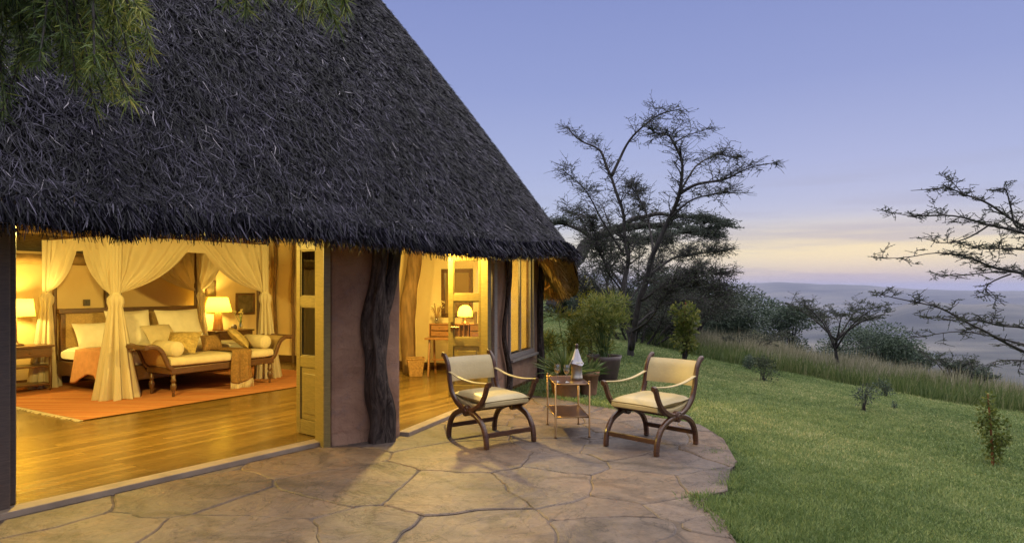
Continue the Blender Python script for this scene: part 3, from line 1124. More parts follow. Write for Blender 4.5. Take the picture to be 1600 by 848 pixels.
def make_roof():
    aa, bb = np.linspace(0, NE - 1, 2 * NE), np.concatenate([np.linspace(0, .2, 12), np.linspace(.22, 1, 34)])
    A, Bq = np.meshgrid(aa, bb, indexing='ij')
    P0 = roof_pts(A, Bq)
    # uneven surface
    for i in range(P0.shape[0]):
        for j in range(P0.shape[1]):
            q = Vector(P0[i, j])
            P0[i, j, 2] += .05 * noise.noise(q * 1.1) + .03 * noise.noise(q * 3.1)
    nA, nB = len(aa), len(bb)
    verts = P0.reshape(-1, 3)
    i, j = np.meshgrid(np.arange(nA - 1), np.arange(nB - 1), indexing='ij')
    a = (i * nB + j).ravel()
    faces = np.stack([a, a + nB, a + nB + 1, a + 1], 1)
    roof = np_mesh('roof', verts, faces, M['thatch_bed'], cottage, smooth=True)
    # underside with the cut lip of the eave
    lip = []
    for k, x in enumerate(aa):
        e0 = roof_pts(np.array([x]), np.array([0.0]))[0]
        ii = min(int(x), NE - 2)
        inw = RI[ii] - EA[ii]
        inw[2] = 0
        W = np.linalg.norm(inw)
        inw = inw / W
        row = [e0, e0 + inw * .10 + [0, 0, .03], e0 + inw * .26 + [0, 0, .05]]
        slope = (RH - EA[ii][2]) / W
        for s in np.linspace(.45, .96, 12) if False else np.linspace(0.06, .97, 16):
            d_ = .26 + s * (W - .26)
            row.append(e0 + inw * d_ + [0, 0, max(.03, slope * d_ - .34 if d_ > .30 else .03)])
        lip.append(row)
    lip = np.array(lip)
    nL = lip.shape[1]
    for i_ in range(lip.shape[0]):
        for j_ in range(1, nL):
            q = Vector(lip[i_, j_])
            lip[i_, j_, 2] += .02 * noise.noise(q * 5)
    i, j = np.meshgrid(np.arange(nA - 1), np.arange(nL - 1), indexing='ij')
    a = (i * nL + j).ravel()
    faces = np.stack([a, a + 1, a + nL + 1, a + nL], 1)
    np_mesh('underside', lip.reshape(-1, 3), faces, M['thatch_in'], roof, smooth=False)

    # straw: strands lying down the slope, more of them where the eave is near the viewer
    n = 240000
    r = np.random.default_rng(5)
    amax = 12 * 9.6
    a = r.random(n) * amax
    b = r.random(n) ** 1.25 * .97
    # thin out by distance so that the grain stays even
    b = np.maximum(b, .036 + .02 * r.random(n))
    base = roof_pts(a, b)
    dist = np.linalg.norm(base - np.array([0, 0, CAMZ]), axis=1)
    up = roof_pts(a, b + .02) - roof_pts(a, b - .02)
    up /= np.linalg.norm(up, axis=1, keepdims=True)
    al = roof_pts(a + .2, b) - roof_pts(np.maximum(a - .2, 0), b)
    al /= np.maximum(np.linalg.norm(al, axis=1, keepdims=True), 1e-6)
    nrm = np.cross(al, up)
    nrm *= np.sign(nrm[:, 2:3] + 1e-9)
    nrm /= np.linalg.norm(nrm, axis=1, keepdims=True)
    th_ = r.normal(0, .36, n)
    stray = r.random(n) < .05
    th_ = np.where(stray, r.normal(0, 1.3, n), th_)
    dirn = -up * np.cos(th_)[:, None] + al * np.sin(th_)[:, None]
    L = r.uniform(.06, .165, n) * np.clip(.75 + dist / 18, .8, 1.5)
    wdt = r.uniform(.005, .0125, n) * np.clip(dist / 6.5, .8, 2.2)
    side = np.cross(dirn, nrm)
    curl = r.normal(0, .40, n)
    lift0, lift1 = r.uniform(-.005, .05, n), r.uniform(.0, .085, n)
    rows = []
    for t in (0.0, .5, 1.0):
        c = base + dirn * (L * t)[:, None] + side * (curl * L * t * t)[:, None] + nrm * (lift0 + (lift1 - lift0) * t)[:, None]
        w = wdt * (1 - .75 * t * t) * (.7 if t == 0 else 1)
        tw = side + nrm * r.uniform(-.7, .7, n)[:, None]
        rows += [c - tw * (w / 2)[:, None], c + tw * (w / 2)[:, None]]
    verts = np.stack(rows, 1).reshape(-1, 3)
    k = np.arange(n) * 6
    faces = np.concatenate([np.stack([k, k + 1, k + 3, k + 2], 1), np.stack([k + 2, k + 3, k + 5, k + 4], 1)])
    tone = np.clip(r.beta(1.2, 2.4, n) + .12 * np.sin(a * .7) * np.sin(b * 23), 0, .97)
    tone = np.where(r.random(n) < .006, 1.0, tone)
    np_mesh('straw', verts, faces, M['thatch'], roof, rnd=np.repeat(tone, 6))

    # ragged cut ends under the eave
    n = 26000
    a = r.random(n) * 12 * 10.6
    ii = np.clip(a.astype(int), 0, NE - 2)
    inw = RI[ii] - EA[ii]
    inw[:, 2] = 0
    inw /= np.linalg.norm(inw, axis=1, keepdims=True)
    q = r.random(n)
    e0 = roof_pts(a, np.zeros(n)) + inw * (q * .28 + .07)[:, None]
    e0[:, 2] += .15 + .05 * r.random(n) + .10 * q
    down = np.stack([r.normal(0, .22, n), r.normal(0, .22, n), -np.ones(n)], 1) - inw * (.30 - .2 * q)[:, None]
    down /= np.linalg.norm(down, axis=1, keepdims=True)
    L = r.uniform(.10, .19, n)
    sd_ = np.cross(down, r.normal(0, 1, (n, 3)))
    sd_ /= np.linalg.norm(sd_, axis=1, keepdims=True)
    w = r.uniform(.005, .012, n) * np.clip(np.linalg.norm(e0, axis=1) / 6, .8, 2)
    verts = np.stack([e0 - sd_ * w[:, None] / 2, e0 + sd_ * w[:, None] / 2, e0 + down * L[:, None] + sd_ * w[:, None] / 4, e0 + down * L[:, None] - sd_ * w[:, None] / 4], 1).reshape(-1, 3)
    faces = (np.arange(n) * 4)[:, None] + np.arange(4)[None]
    np_mesh('eave_fringe', verts, faces, M['thatch_fringe'], roof, rnd=np.repeat(r.random(n), 4))

    # dark outer straw trimmed just below the lip
    n = 22000
    a = r.random(n) * 12 * 6.7
    ii = np.clip(a.astype(int), 0, NE - 2)
    inw = RI[ii] - EA[ii]
    inw[:, 2] = 0
    inw /= np.linalg.norm(inw, axis=1, keepdims=True)
    e0 = roof_pts(a, np.zeros(n)) + inw * r.uniform(-.06, .12, n)[:, None]
    e0[:, 2] += r.uniform(.07, .16, n)
    dr = np.stack([r.normal(0, .35, n), r.normal(0, .35, n), -np.ones(n)], 1) - inw * .35
    dr /= np.linalg.norm(dr, axis=1, keepdims=True)
    L = r.uniform(.10, .19, n)[:, None]
    sd_ = np.cross(dr, r.normal(0, 1, (n, 3)))
    sd_ /= np.linalg.norm(sd_, axis=1, keepdims=True)
    w = (r.uniform(.006, .013, n) * np.clip(np.linalg.norm(e0, axis=1) / 6, .8, 2))[:, None]
    verts = np.stack([e0 - sd_ * w / 2, e0 + sd_ * w / 2, e0 + dr * L + sd_ * w / 5, e0 + dr * L - sd_ * w / 5], 1).reshape(-1, 3)
    np_mesh('eave_straw', verts, (np.arange(n) * 4)[:, None] + np.arange(4)[None], M['thatch'], roof, rnd=np.repeat(r.beta(1.2, 2.6, n), 4))

    # loose straw hanging from the underside near the far end
    n = 9000
    a = 12 * r.uniform(6.2, 11.2, n)
    ii = np.clip(a.astype(int), 0, NE - 2)
    inw = RI[ii] - EA[ii]
    inw[:, 2] = 0
    Wd = np.linalg.norm(inw, axis=1, keepdims=True)
    inw /= Wd
    d_ = r.uniform(.25, 1.7, n)[:, None]
    e0 = roof_pts(a, np.zeros(n)) + inw * d_
    e0[:, 2] += np.maximum(.06, (RH - EA[ii][:, 2]) / Wd[:, 0] * d_[:, 0] - .33)
    dr = -inw * 1.0 + np.stack([r.normal(0, .35, n), r.normal(0, .35, n), r.normal(-1.25, .3, n)], 1)
    dr /= np.linalg.norm(dr, axis=1, keepdims=True)
    L = r.uniform(.08, .2, n)[:, None]
    sd_ = np.cross(dr, r.normal(0, 1, (n, 3)))
    sd_ /= np.linalg.norm(sd_, axis=1, keepdims=True)
    w = r.uniform(.008, .018, n)[:, None]
    verts = np.stack([e0 - sd_ * w / 2, e0 + sd_ * w / 2, e0 + dr * L + sd_ * w / 4, e0 + dr * L - sd_ * w / 4], 1).reshape(-1, 3)
    np_mesh('loose_straw', verts, (np.arange(n) * 4)[:, None] + np.arange(4)[None], M['thatch_loose'], roof, rnd=np.repeat(r.random(n), 4))

    # poles under the thatch
    def under(a_, d_, dz=.0):
        ii_ = min(int(a_), NE - 2)
        e = roof_pts(np.array([float(a_)]), np.array([0.0]))[0]
        iw = RI[ii_] - EA[ii_]
        iw[2] = 0
        W = np.linalg.norm(iw)
        return Vector(e + iw / W * d_ + np.array([0, 0, (RH - EA[ii_][2]) / W * d_ - .40 + dz]))
    for a_ in (12 * 7.55, 12 * 8.3, 12 * 9.1, 12 * 9.8, 12 * 10.5):
        MB().tube([under(a_, .36, .06), under(a_, 1.2), under(a_, 2.4)], .045, 8, wob=.15).build('rafter', M['pole'], roof, smooth=True)
    for k_ in range(7):
        a_ = 12 * (13.02 + k_ * .16)
        MB().tube([under(a_, .34, .06), under(a_, 1.3, -.02), under(a_, 3.2, -.02)], .05, 8, wob=.15).build('rafter', M['pole'], roof, smooth=True)
    for d_ in (.62, .92, 1.22, 1.55, 1.9):
        MB().tube([under(12 * s, d_, .05) for s in np.linspace(13.0, 14.6, 9)], .028, 7, wob=.2).build('batten', M['pole'], roof, smooth=True)
    for d_ in (.5, .8, 1.1):
        MB().tube([under(12 * s, d_, .05) for s in np.linspace(7.3, 10.6, 14)], .026, 7, wob=.2).build('batten', M['pole'], roof, smooth=True)
    return roof


t = NT('thatch_cut_ends')
t.set(t.ramp(t.attr(), [(0, (.03, .021, .016)), (.6, (.10, .066, .042)), (1, (.26, .18, .10))]), .8, .2)
M['thatch_fringe'] = t.m
t = NT('thatch_loose_straw')
t.set(t.ramp(t.attr(), [(0, (.16, .09, .035)), (.6, (.38, .24, .10)), (1, (.58, .40, .20))]), .8, .2)
M['thatch_loose'] = t.m
roof = make_roof()

# ================================================================== INSIDE
AMBER = (1.0, .72, .16)


def bulb(parent, z, energy, radius=.05, color=AMBER, loc=(0, 0)):
    d = bpy.data.lights.new('bulb', 'POINT')
    d.energy, d.shadow_soft_size, d.color = energy, radius, color
    o = bpy.data.objects.new('bulb', d)
    COL.objects.link(o)
    o.parent = parent
    o.location = (loc[0], loc[1], z)
    return o


def at(o, u, v, z=FZ, rz=0.0):
    p = B(u, v, z)
    o.location = p
    o.rotation_euler = (0, 0, RA + rz)
    return o


# rug
rc = Vector((-4.79, 7.5, 0))
rug = MB()
rw, rd = 4.3, 3.7


def rug_pt(a, b):
    p = rc + RU * (a * rw) + RV * (b * rd)
    return Vector((p.x, p.y, FZ + .010 + .003 * noise.noise(Vector((p.x * 2, p.y * 2, 0)))))


rug.grid(rug_pt, 40, 30)
rugt = thing('rug', 'large terracotta woven rug with faint stripes spread under the bed and daybed', 'rug')
rug.build('pile', M['rug'], rugt)
fr = MB()
for k in range(120):
    p = rc + RV * (k / 120 * rd)
    p.z = FZ + .006
    q = p - RU * random.uniform(.05, .09) + RV * random.uniform(-.02, .02)
    fr.tube([p, (p + q) / 2 + V(0, 0, .006), q], .005, 4)
fr.build('fringe', M['fringe'], rugt)

# ---- four-poster bed
BW, BL_, BH = 2.35, 1.80, 2.205
bed = at(thing('four_poster_bed', 'dark wooden four poster bed hung with cream netting tied at its corners', 'bed'), 0, 0)
mb = MB()
mb.box((BW / 2, .05, .30), (BW - .1, .06, .20)).box((.05, BL_ / 2, .30), (.06, BL_, .20)).box((BW - .05, BL_ / 2, .30), (.06, BL_, .20)).box((BW / 2, BL_ / 2, .36), (BW - .16, BL_ - .06, .04))
mb.build('bed_frame', M['bed_wood'], bed, bevel=.008)
for x in (.04, BW - .04):
    for y in (.04, BL_ - .04):
        MB().lathe([(.045, 0), (.05, .1), (.035, .16), (.045, .2), (.045, .45), (.03, .5), (.034, .9), (.028, 1.6), (.024, BH)], (x, y, 0), 10).build('post', M['bed_wood'], bed, smooth=True)
mb = MB()
hy = BL_ - .10
mb.box((BW / 2, hy, 1.13), (BW - .12, .07, .075)).box((.12, hy, .78), (.07, .06, .62)).box((BW - .12, hy, .78), (.07, .06, .62)).box((BW / 2, hy, .78), (.05, .055, .62)).box((BW / 2, hy, .52), (BW - .3, .05, .1))
hb = mb.build('headboard', M['bed_wood'], bed, bevel=.008)
MB().box((BW / 2, hy, .84), (BW - .30, .02, .52)).build('cane_panel', M['cane'], hb)
mat_ = MB()


def mattress(a, b):
    # closed around: b goes round the cross-section
    x = .07 + a * (BW - .14)
    ang = b * 2 * math.pi
    c_, s_ = math.cos(ang), math.sin(ang)
    y = BL_ / 2 - .03 + (abs(c_) ** .25) * math.copysign(1, c_) * (BL_ / 2 - .09)
    z = .49 + (abs(s_) ** .35) * math.copysign(1, s_) * .115
    k = 1 - .05 * (abs(a * 2 - 1) ** 14)
    return Vector((x, BL_ / 2 + (y - BL_ / 2) * k, .49 + (z - .49) * (1 - .5 * abs(a * 2 - 1) ** 18) + .006 * noise.noise(Vector((x * 4, y * 4, 0)))))


mat_.grid(mattress, 26, 32)
mat_.add([mattress(0, b / 32) for b in range(32)], [tuple(range(32))]).add([mattress(1, b / 32) for b in range(32)], [tuple(reversed(range(32)))])
mat_.build('mattress', M['cloth_white'], bed, smooth=True)
# canopy cloth with a shallow valance
cv = MB()
cv.grid(lambda a, b: Vector((a * BW, b * BL_, BH + .012 - .05 * math.sin(math.pi * a) * math.sin(math.pi * b))), 12, 10)


def valance(p0, p1, nrm):
    p0, p1, nrm = Vector(p0), Vector(p1), Vector(nrm)

    def fn(a, b):
        p = p0 + (p1 - p0) * a
        sag = .03 * math.sin(math.pi * a)
        return p + nrm * (.015 + .012 * math.sin(a * 60) * b) + Vector((0, 0, BH + .012 - sag - b * (.15 + .035 * math.sin(math.pi * a))))
    cv.grid(fn, 60, 4)


valance((0, 0, 0), (BW, 0, 0), (0, -1, 0))
valance((0, 0, 0), (0, BL_, 0), (-1, 0, 0))
valance((BW, 0, 0), (BW, BL_, 0), (1, 0, 0))
cv.build('canopy', M['net'], bed, smooth=True)
mb = MB()
for p0, p1 in (((0, 0), (BW, 0)), ((0, BL_), (BW, BL_)), ((0, 0), (0, BL_)), ((BW, 0), (BW, BL_))):
    mb.tube([(p0[0], p0[1], BH - .01), (p1[0], p1[1], BH - .01)], .02, 8)
mb.build('canopy_rail', M['bed_wood'], bed)
TIE = 1.40


def swag(corner, mid, out, name='curtain', ncol=64, depth=.10):
    """net gathered from half of a rail to the corner post at tie height"""
    c, m_, o_ = Vector((*corner, 0)), Vector((*mid, 0)), Vector((*out, 0))
    mbq = MB()

    def fn(a, b):
        # a = along the rail from the corner to its middle, b = from rail to tie
        top = c + (m_ - c) * a + Vector((0, 0, BH - .02))
        tie = c + o_ * .03 + (m_ - c).normalized() * (.015 + .05 * a) + Vector((0, 0, TIE + .03 * (a - .5)))
        p = top + (tie - top) * b
        sag = (.24 * a + .03) * math.sin(math.pi * b) * (1 - .35 * b)
        p.z -= sag * .75
        pl = math.sin(a * 34 + 2 * math.sin(a * 7) + b * 1.0) * (.028 * math.sin(math.pi * min(1, b * .9 + .12)) + .006)
        fold = noise.noise(Vector((a * 5 + c.x * 3, b * 2.2, c.y * 3))) * .05 * math.sin(math.pi * b)
        return p + o_ * (.02 + pl + fold)
    mbq.grid(fn, ncol, 26)
    return mbq


def hang(corner, out, spread=.16, seed=0):
    """the gathered tail below the tie, flaring onto the floor"""
    c, o_ = Vector((*corner, 0)), Vector((*out, 0)).normalized()
    mbq = MB()

    def fn(a, b):
        ang = a * 2 * math.pi
        t_ = b
        r_ = .045 + spread * (t_ ** .85) * (.62 + .2 * t_) + .05 * math.exp(-((t_ - .06) / .05) ** 2)
        r_ *= 1 + .30 * math.sin(ang * 9 + seed + 1.3 * t_) * min(1, t_ * 5) + .17 * math.sin(ang * 17 + seed * 2 + t_) * min(1, t_ * 5) + .12 * math.sin(ang * 4 + 2 * t_)
        z = TIE * (1 - t_) + .006
        return c + o_ * (.05 + .05 * t_) + Vector((math.cos(ang) * r_, math.sin(ang) * r_, z + .012 * math.sin(ang * 3) * t_))
    mbq.grid(fn, 84, 22)
    return mbq


for (c_, mids, out, sp) in (((0, 0), (((BW / 2, 0), (0, -1)), ((0, BL_ / 2), (-1, 0))), (-.3, -1), .21), ((BW, 0), (((BW / 2, 0), (0, -1)), ((BW, BL_ / 2), (1, 0))), (.3, -1), .15),
                            ((0, BL_), (((0, BL_ / 2), (-1, 0)),), (-1, -.1), .14), ((BW, BL_), (((BW, BL_ / 2), (1, 0)), ((BW / 2, BL_), (0, -1))), (.6, -.4), .10)):
    q = MB()
    for mid, o_ in mids:
        s_ = swag(c_, mid, o_)
        q.add(s_.v, s_.f)
    ov = Vector((*out, 0)).normalized()
    q.grid(lambda a, b: Vector((c_[0], c_[1], BH - .02 - b * (BH - .02 - TIE))) + ov * (.02 + .03 * b) + Vector((math.cos(a * 6.2832), math.sin(a * 6.2832), 0)) * (.075 - .025 * b) * (1 + .18 * math.sin(a * 6.2832 * 7 + b)), 56, 8)
    h_ = hang(c_, out, sp, seed=c_[0] + c_[1])
    q.add(h_.v, h_.f)
    cu = q.build('curtain', M['net'], bed, smooth=True)
    tb_ = Vector((*c_, 0)) + Vector((*out, 0)).normalized() * .05
    MB().lathe([(.055, -.02), (.066, 0), (.055, .02)], (tb_.x, tb_.y, TIE), 14).build('tie', M['cloth_cream'], cu, smooth=True)

# things lying on the bed
def pillow_on(name, label, cat, u, v, z, w, d, h, tilt, yaw, m, group=None, seed=0):
    R = Matrix.Rotation(yaw, 3, 'Z') @ Matrix.Rotation(tilt, 3, 'X')
    o = MB().pillow((0, 0, 0), w, d, h, R, seed=seed).build(name, m, None, smooth=True)
    at(o, u, v, z)
    return tag(o, label, cat, group)


ZM = FZ + .605
pillow_on('pillow', 'plump white pillow leaning at the near end of the headboard, nearest the bright lamp', 'pillow', .36, 1.28, ZM + .17, .52, .42, .19, rad(58), 0, M['cloth_white'], 'white pillows on the bed', 1)
pillow_on('pillow', 'large white square pillow upright at the headboard behind the tied curtain', 'pillow', .92, 1.34, ZM + .25, .66, .58, .22, rad(68), rad(-6), M['cloth_white'], 'white pillows on the bed', 2)
pillow_on('pillow', 'wide white pillow with flanged edges upright beside the far bed post', 'pillow', 1.78, 1.38, ZM + .25, .80, .56, .22, rad(68), rad(4), M['cloth_white'], 'white pillows on the bed', 3)
pillow_on('pillow', 'cream pillow in front of the headboard between the two big white pillows', 'pillow', 1.28, 1.12, ZM + .14, .52, .36, .18, rad(50), rad(8), M['cloth_cream'], None, 4)


def blanket_pt(a, b):
    y = a * 1.0 + .10 * b * (a - .5)
    top = b < .22
    x = .30 * (.22 - b) / .22 if top else -.035 - .03 * abs(math.sin(a * 13 + .6)) * (b - .2) - .05 * (b - .22)
    z = .615 - .012 * abs(math.sin(a * 11)) if top else .60 - (b - .22) * (.52 + .10 * math.sin(a * 7 + 1))
    return Vector((x, y, z))


bl = MB().grid(blanket_pt, 30, 22)
o = bl.build('blanket', M['coral'], None, smooth=True)
sm = o.modifiers.new('thick', 'SOLIDIFY')
sm.thickness = .02
at(o, .06, .10)
tag(o, 'coral pink blanket hanging over the near side of the bed', 'blanket')

# ---- daybed at the foot of the bed
DB_U, DB_V, DL, DD = .38, -.70, 1.66, .62
day = at(thing('daybed', 'dark scroll ended daybed with cream seat and turned legs at the foot of the bed', 'daybed'), DB_U, DB_V)
leg_prof = [(.016, 0), (.020, .035), (.015, .06), (.030, .10), (.040, .14), (.034, .18), (.018, .20), (.034, .215), (.036, .235), (.028, .25), (.030, .36)]
for x, y in ((.05, .05), (DL - .05, .05), (.05, DD - .05), (DL - .05, DD - .05)):
    MB().lathe(leg_prof, (x, y, 0), 14).build('leg', M['bed_wood'], day, smooth=True)
mb = MB()
mb.box((DL / 2, .03, .36), (DL, .04, .09)).box((DL / 2, DD - .03, .36), (DL, .04, .09)).box((.02, DD / 2, .36), (.04, DD - .1, .09)).box((DL - .02, DD / 2, .36), (.04, DD - .1, .09))
mb.build('seat_frame', M['bed_wood'], day, bevel=.008)
for sgn, x0 in ((-1, 0.0), (1, DL)):
    pts = smooth_path([(x0 - sgn * .06, 0, .37), (x0 + sgn * .02, 0, .42), (x0 + sgn * .07, 0, .52), (x0 + sgn * .13, 0, .64), (x0 + sgn * .22, 0, .70), (x0 + sgn * .34, 0, .70)], 5)
    arm = MB()
    for y in (.03, DD - .03):
        arm.sweep([p + V(0, y, 0) for p in pts], (0, 1, 0), .062, .042)
    arm.tube([(x0 + sgn * .34, -.005, .70), (x0 + sgn * .34, DD + .005, .70)], .034, 12)
    ar = arm.build('scroll_arm', M['bed_wood'], day, bevel=.004)
    MB().grid(lambda a, b: pts[int(a * (len(pts) - 1))] + V(-sgn * .0, .05 + b * (DD - .10), .012), len(pts) - 1, 4).build('cane_panel', M['cane'], ar, smooth=True)
seat = MB()


def seat_pt(a, b):
    x = .0 + a * DL
    ang = b * 2 * math.pi
    c_, s_ = math.cos(ang), math.sin(ang)
    k = 1 - .10 * abs(a * 2 - 1) ** 16
    return Vector((x, DD / 2 + abs(c_) ** .4 * math.copysign(1, c_) * (DD / 2 + .01) * k, .475 + abs(s_) ** .55 * math.copysign(1, s_) * .07 * k + .004 * noise.noise(Vector((x * 6, b * 9, 0)))))


seat.grid(seat_pt, 24, 28)
for a, o_ in ((0, 1), (1, -1)):
    seat.add([seat_pt(a, b / 28) for b in range(28)], [tuple(range(28))[::o_]])
seat.build('seat', M['cloth_cream'], day, smooth=True)
ZS = FZ + .545


def lie(name, label, cat, mbq, m, u, v, z, rz=0, group=None, smooth=True):
    o = mbq.build(name, m, None, smooth=smooth)
    at(o, u, v, z, rz)
    return tag(o, label, cat, group)


def bolster_mb(L, r_):
    mbq = MB()
    prof = [(0.004, -L / 2 - .004), (r_ * .3, -L / 2 + .004), (r_ * .8, -L / 2), (r_, -L / 2 + .03), (r_ * 1.02, 0), (r_, L / 2 - .03), (r_ * .8, L / 2), (r_ * .3, L / 2 - .004), (.004, L / 2 + .004)]
    b0 = len(mbq.v)
    mbq.lathe(prof, (0, 0, 0), 24)
    mbq.v = [(x, -z, y) for x, y, z in mbq.v]
    return mbq


lie('bolster', 'round cream bolster cushion on the near end of the daybed', 'bolster', bolster_mb(.52, .105), M['cloth_cream'], DB_U + .12, DB_V + DD / 2, ZS + .10, 0, 'bolsters on the daybed')
lie('bolster', 'round cream bolster cushion on the far end of the daybed', 'bolster', bolster_mb(.50, .105), M['cloth_cream'], DB_U + DL - .10, DB_V + DD / 2, ZS + .10, 0, 'bolsters on the daybed')


def cushion(label, u, v, w, d, h, tilt, yaw, m, z, group=None, seed=0):
    R = Matrix.Rotation(yaw, 3, 'Z') @ Matrix.Rotation(tilt, 3, 'X')
    return lie('cushion', label, 'cushion', MB().pillow((0, 0, 0), w, d, h, R, seed=seed), m, u, v, z, 0, group)


cushion('gold patterned cushion slumped against the near bolster of the daybed', DB_U + .40, DB_V + .40, .44, .42, .14, rad(42), rad(-50), M['cloth_gold'], ZS + .16, 'cushions on the daybed', 3)
cushion('small plain tan lumbar cushion standing in the middle of the daybed', DB_U + .92, DB_V + .50, .36, .24, .11, rad(72), rad(6), M['cloth_brown'], ZS + .12, None, 5)
cushion('gold patterned cushion leaning on the far bolster of the daybed', DB_U + DL - .38, DB_V + .36, .44, .42, .14, rad(45), rad(52), M['cloth_gold'], ZS + .17, 'cushions on the daybed', 7)
# throw with a knotted fringe
tw = .36


def throw_pt(a, b):
    x = a * tw * (1 - .10 * b * (1 - b) * 4) + .03 * math.sin(b * 5) + .05 * b
    L = b * 1.02
    if L < .52:
        y, z = .50 - L, .018 + .006 * math.sin(a * 12)
    else:
        k = min(1, (L - .52) / .05)
        y, z = -.025 - .035 * k + .024 * math.sin(a * 13 + 1 + b) * min(1, (L - .52) * 4), .018 - max(0, L - .54) * (.95 + .06 * math.sin(a * 5))
    return Vector((x + .02 * (b - .5), y, z))


thr = at(thing('throw', 'brown woven throw with long cream fringe draped over the front of the daybed', 'throw blanket'), DB_U + .86, DB_V + .03, ZS)
q = MB().grid(throw_pt, 18, 34)
o = q.build('cloth', M['cloth_brown'], thr, smooth=True)
sm = o.modifiers.new('thick', 'SOLIDIFY')
sm.thickness = .012
fr = MB()
for k in range(30):
    p = throw_pt(k / 29, 1.0)
    fr.tube([p, p + V(random.uniform(-.006, .006), -.008, -.06), p + V(random.uniform(-.012, .012), -.004, -.125)], [.006, .007, .003], 5)
fr.build('fringe', M['fringe'], thr)


# ---- bedside tables and lamps
def side_table(label, u, v, w, d, h, drawers, shelf, group):
    t_ = at(thing('bedside_table', label, 'bedside table', group=group), u, v)
    MB().box((0, 0, h - .015), (w, d, .03)).build('top', M['bed_wood'], t_, bevel=.005)
    mb_ = MB().box((0, 0, h - .10), (w - .05, d - .05, .14))
    mb_.build('drawer_box', M['bed_wood'], t_, bevel=.004)
    for k in range(drawers):
        x = (k - (drawers - 1) / 2) * (w - .06) / drawers
        dr = MB().box((x, -d / 2 + .018, h - .10), ((w - .08) / drawers - .02, .02, .10)).build('drawer', M['bed_wood'], t_, bevel=.004)
        MB().lathe([(.004, 0), (.012, .01), (.014, .018), (.004, .024)], (0, 0, 0), 10)
        MB().box((x, -d / 2 + .002, h - .10), (.025, .02, .02)).build('knob', M['brass'], dr, bevel=.006)
    for x in (-1, 1):
        for y in (-1, 1):
            MB().lathe([(.014, 0), (.018, .05), (.022, .2), (.02, h - .17)], (x * (w / 2 - .04), y * (d / 2 - .04), 0), 10).build('leg', M['bed_wood'], t_, smooth=True)
    for z in shelf:
        MB().box((0, 0, z), (w - .05, d - .05, .025)).build('shelf', M['bed_wood'], t_, bevel=.004)
    return t_


side_table('dark open bedside table with shelves beside the near curtain, under the brightest lamp', -.42, 1.62, .62, .42, .66, 1, (.10, .36), None)
side_table('dark bedside chest with drawers beyond the bed, carrying flowers', 2.92, 1.70, .82, .42, .70, 3, (.12,), None)


def table_lamp(label, u, v, z, base_m, base_prof, sh, energy):
    t_ = at(thing('table_lamp', label, 'lamp'), u, v, z)
    MB().lathe(base_prof, (0, 0, 0), 18).build('base', base_m, t_, smooth=True)
    (r0, z0), (r1, z1) = sh
    MB().lathe([(r0, z0), (r1, z1)], (0, 0, 0), 28, close=False).build('lamp_shade', M['shade'], t_, smooth=True)
    bulb(t_, (z0 + z1) / 2, energy)
    return t_


table_lamp('table lamp with slim stem and broad drum shade on the near bedside table', -.50, 1.66, FZ + .66, M['bed_wood'], [(.10, 0), (.10, .02), (.03, .04), (.016, .08), (.016, .44)], ((.23, .42), (.20, .66)), 50)
table_lamp('table lamp with tapered wooden base and pale shade on the far bedside chest', 2.72, 1.72, FZ + .70, M['desk_wood'], [(.10, 0), (.09, .03), (.065, .30), (.03, .34), (.015, .40)], ((.24, .34), (.17, .60)), 42)


def flowers(label, mloc, vase_prof, nst, hgt, spread, stem_m, petal_m, r_=.022, cat='flower vase', seed=0):
    rr = random.Random(seed)
    t_ = thing('flower_vase', label, cat, mloc)
    MB().lathe(vase_prof, (0, 0, 0), 16, close=False).build('vase', M['glass'], t_, smooth=True)
    st, pe = MB(), MB()
    for k in range(nst):
        a, e = rr.uniform(0, 6.28), rr.uniform(.2, 1)
        tip = V(math.cos(a) * spread * e, math.sin(a) * spread * e, hgt * rr.uniform(.7, 1.05))
        st.tube([(0, 0, .02), (tip.x * .3, tip.y * .3, tip.z * .5), tip], .004, 4)
        for j in range(3):
            c_ = tip + V(rr.uniform(-1, 1) * r_, rr.uniform(-1, 1) * r_, rr.uniform(-1, 1) * r_)
            pe.lathe([(.002, -r_ * .5), (r_ * .6, -r_ * .2), (r_ * .7, r_ * .2), (.002, r_ * .6)], c_, 6)
    st.build('stems', stem_m, t_)
    pe.build('blossom', petal_m, t_, smooth=True)
    return t_


vp = [(.03, 0), (.04, .01), (.045, .07), (.03, .13), (.038, .16)]
p_ = B(3.12, 1.62, FZ + .70)
flowers('glass vase of pale flowers on the far bedside chest', p_, vp, 9, .34, .12, M['stem'], M['petal'], seed=3)
o = MB().lathe([(.02, 0), (.05, .02), (.058, .06), (.035, .10), (.02, .105)], (0, 0, 0), 18).build('small_pot', M['dark_pot'], None, smooth=True)
o.location = B(2.94, 1.56, FZ + .70)
tag(o, 'small round dark pot on the far bedside chest between lamp and flowers', 'pot')


def framed(name, label, cat, p, xdir, w, h, m, fm, fw=.04):
    """picture on a wall: p = centre, xdir = along the wall"""
    xd = Vector(xdir).normalized()
    t_ = thing(name, label, cat, p, math.atan2(xd.y, xd.x))
    mb_ = MB()
    mb_.box((0, 0, h / 2 - fw / 2), (w, .03, fw)).box((0, 0, -h / 2 + fw / 2), (w, .03, fw)).box((-w / 2 + fw / 2, 0, 0), (fw, .03, h - 2 * fw)).box((w / 2 - fw / 2, 0, 0), (fw, .03, h - 2 * fw))
    mb_.build('frame', fm, t_, bevel=.004)
    MB().box((0, .006, 0), (w - 2 * fw + .004, .008, h - 2 * fw + .004)).build('print', m, t_)
    return t_


